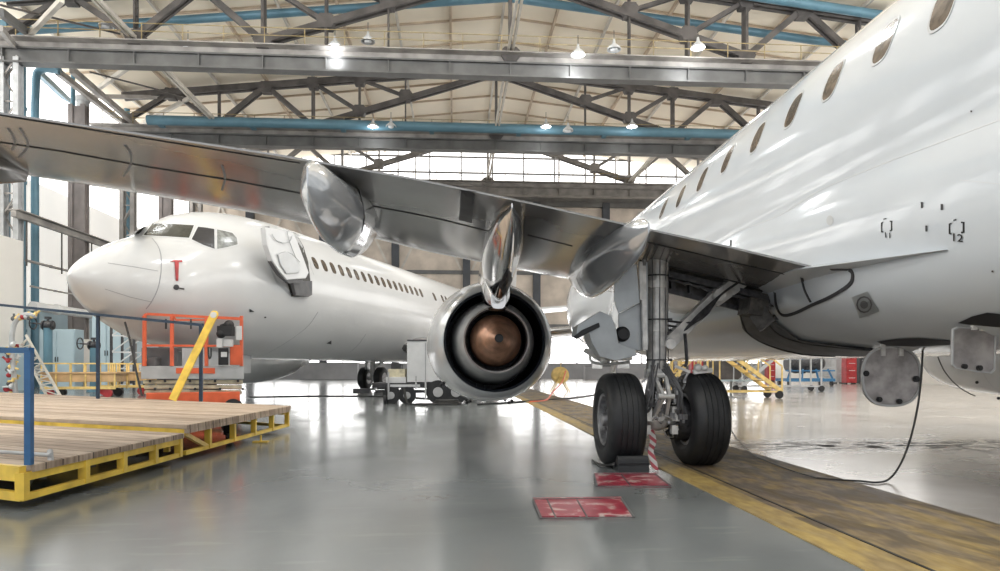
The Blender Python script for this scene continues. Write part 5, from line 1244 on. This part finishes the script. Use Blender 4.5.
# left background: coloured valve stand, ladder, crates
t = empty('valve_manifold', _z(P(22, 385, d=25), 0), 0, 'tall manifold of yellow and red valves at the left, behind the blue post', 'valve stand')
rnd = random.Random(5); b = MB(); b.path(smooth_pts([_z(P(16, 385, d=25), 0), P(12, 350, d=25), P(14, 325, d=25), P(24, 315, d=25), P(36, 316, d=25)], 5), .09, 8); obj('riser', b, M_grey, t)
for i in range(26):
    q_ = i/25; c = P(lerp(10, 14, q_)+rnd.uniform(-4, 6), lerp(392, 322, q_), d=25+rnd.uniform(-.2, .2)) if i < 18 else P(14+(i-18)*3, 319-rnd.random()*5, d=25)
    b = MB(); b.sphere(c, .06+rnd.random()*.05, 10, 6); b.box(c+V((.05, 0, .08)), (.12, .1, .07), rnd.random()*3); b.tube(c, c+V((rnd.uniform(-.3, .3), 0, rnd.uniform(-.1, .25))), .04, 6); obj('valve', b, [M_yel2, M_red, M_lgrey, M_seal, M_yel2][i % 5], t)
t = empty('ladder', _z(P(44, 390, d=24), 0), 0, 'pale inclined lattice ladder leaning beside the coloured valves', 'ladder')
a0, a1 = _z(P(62, 395, d=23.5), .0), P(26, 335, d=24); b0, b1 = _z(P(48, 395, d=23.9), .0), P(20, 345, d=24.3)
for p0, p1 in ((a0, a1), (b0, b1)): b = MB(); b.bar(p0, p1, .05, .08); obj('side_rail', b, M_tie, t)
for i in range(10): q_ = (i+.5)/10; b = MB(); b.bar(a0.lerp(a1, q_), b0.lerp(b1, q_), .04, .04); b.bar(a0.lerp(a1, q_), b0.lerp(b1, min(1, q_+.1)), .03, .03); obj('rung', b, M_tie, t)
for px, d, w_, lab in ((85, 25, 2.6, 'long orange steel trolley frame behind the platform'), (128, 27, 1.8, 'short orange trolley frame left of the scissor lift')):
    t = empty('trolley', _z(P(px, 385, d=d), 0), 0, lab, 'trolley', 'orange trolleys'); q = wm(t)
    b = MB(); b.box(q @ V((0, 0, .72)), (w_, .9, .3)); b.box(q @ V((0, 0, .9)), (w_+.2, 1.0, .06)); obj('tray', b, M_tan, t, bevel=.01)
    b = MB()
    for i in range(6): x = -w_/2+w_*i/5; b.bar(q @ V((x, -.45, .3)), q @ V((x, -.45, 1.25)), .05, .05); b.bar(q @ V((x, .45, .3)), q @ V((x, .45, 1.25)), .05, .05)
    b.bar(q @ V((-w_/2, -.45, 1.25)), q @ V((w_/2, -.45, 1.25)), .05, .05); b.bar(q @ V((-w_/2, .45, 1.25)), q @ V((w_/2, .45, 1.25)), .05, .05); b.bar(q @ V((-w_/2, -.45, .35)), q @ V((w_/2, -.45, .35)), .06, .1); obj('frame', b, M_yel2, t)
    for x in (-.4, .4):
        for y in (-.4, .4): b = MB(); b.lathe([(-.05, .02), (-.05, .16), (.05, .16), (.05, .02)], q @ V((x*w_, y, .16)), 'Y', 16); obj('caster_wheel', b, M_red if y < 0 else M_black, t)
def gate_valve(px, py, d, lab):
    c = P(px, py, d=d); t = empty('gate_valve', _z(c, 0), 0, lab, 'valve', 'gate valves on blue standpipes')
    b = MB(); b.tube(_z(c, 0), c, .17, 14); b.tube(_z(c, 0), _z(c, .1), .3, 14); obj('standpipe', b, M_bluep, t, smooth=40)
    b = MB(); b.sphere(c+V((0, 0, .12)), .19); b.tube(c+V((-.24, 0, .12)), c+V((.24, 0, .12)), .12, 12); b.tube(c+V((.14, 0, .12)), c+V((.2, 0, .12)), .2, 12); b.tube(c+V((-.2, 0, .12)), c+V((-.14, 0, .12)), .2, 12); b.tube(c, c+V((0, 0, .45)), .05, 8); b.box(c+V((0, 0, .42)), (.2, .16, .1)); obj('body', b, M_dark, t, smooth=40)
    b = MB(); h = c+V((-.6, 0, .2)); n_ = 16; b.path([h+V((0, math.cos(2*PI*k/n_)*.25, math.sin(2*PI*k/n_)*.25)) for k in range(n_)], .03, 6, closed=True); b.tube(h, c+V((0, 0, .15)), .04, 6); b.bar(h+V((0, -.25, 0)), h+V((0, .25, 0)), .03, .03); obj('handwheel', b, M_dark, t)
gate_valve(48, 328, 28, 'gate valve with black handwheel on the near blue standpipe'); gate_valve(94, 348, 30, 'small dark gate valve beside the navy rail post')
for i, (px, d, w_, lab) in enumerate(((62, 33.5, 1.7, 'pale blue wall cabinet under the white pipe'), (111, 33, 1.4, 'tall pale blue cabinet below the white nose'), (76, 35.5, 1.2, 'grey slatted wall cabinet between the blue standpipes'))):
    t = empty('wall_cabinet', _z(P(px, 370, d=d), 0), 0, lab, 'cabinet', 'wall cabinets'); q = wm(t); h_ = [3.0, 3.6, 2.6][i]
    b = MB(); b.box(q @ V((0, 0, h_/2)), (w_, .8, h_)); obj('body', b, [M_wallb, M_wallb, M_wallw][i], t, bevel=.02)
    for s in (-1, 1): b = MB(); b.box(q @ V((s*w_/4, -.42, h_/2)), (w_*.46, .04, h_*.92)); dr = obj('door', b, [M_wallb, M_wallb, M_wallw][i], t); b = MB(); b.box(q @ V((s*.06, -.46, h_/2)), (.03, .04, .25)); obj('handle', b, M_dark, dr)
# dark lattice tower below the nose
t = empty('scaffold_tower', _z(P(128, 380, d=31), 0), 0, 'dark steel scaffold tower below the white nose', 'scaffold'); q = wm(t)
b = MB()
for x in (-.5, .5):
    for y in (-.5, .5): b.bar(q @ V((x, y, 0)), q @ V((x, y, 3.8)), .09, .09)
obj('upright', b, M_dark, t)
b = MB()
for k in range(5):
    z = .3+k*.75
    for y in (-.5, .5): b.bar(q @ V((-.5, y, z)), q @ V((.5, y, z)), .06, .06); b.bar(q @ V((-.5, y, z)), q @ V((.5, y, z+.75 if k < 4 else z)), .05, .05)
obj('lacing', b, M_lgrey, t)
# low dark equipment along the far wall
for i, (px, w_, h_, lab) in enumerate(((330, 5, 1.5, 'long dark low cabinet row at the far wall, left of the ground cart'), (708, 6, 1.7, 'long dark storage unit beneath the fuselage at the far wall'), (598, 2.5, 1.2, 'dark crate at the far wall right of the engine'))):
    t = empty('storage_unit', _z(P(px, 378, d=60), 0), 0, lab, 'storage unit', 'storage units at the far wall'); q = wm(t)
    b = MB(); b.box(q @ V((0, 0, h_/2)), (w_, 1, h_)); obj('body', b, M_sill if i != 1 else M_steel, t, bevel=.02)
    b = MB(); b.box(q @ V((0, 0, h_)), (w_+.1, 1.1, .06)); obj('lid', b, M_steelb, t)

# =================================================================== CAMERA, LIGHT
cam = bpy.data.cameras.new('camera'); co = bpy.data.objects.new('camera', cam); COL.objects.link(co)
cam.sensor_width = 36; cam.lens = F/1000*36; cam.shift_y = (HY-285.5)/1000; cam.clip_end = 400; cam.clip_start = .05
co.location = CAM; co.rotation_euler = (PI/2, 0, -TH); SC.camera = co
w = bpy.data.worlds.new('world'); SC.world = w; w.use_nodes = True
bg = w.node_tree.nodes['Background']; bg.inputs[0].default_value = (.93, .96, 1, 1); bg.inputs[1].default_value = 1.15
SC.view_settings.view_transform = 'Standard'; SC.view_settings.look = 'None'; SC.view_settings.gamma = 1; SC.view_settings.exposure = 0.0
SC.cycles.use_denoising = True
SC.cycles.max_bounces = 7; SC.cycles.diffuse_bounces = 4; SC.cycles.glossy_bounces = 4; SC.cycles.sample_clamp_indirect = 6
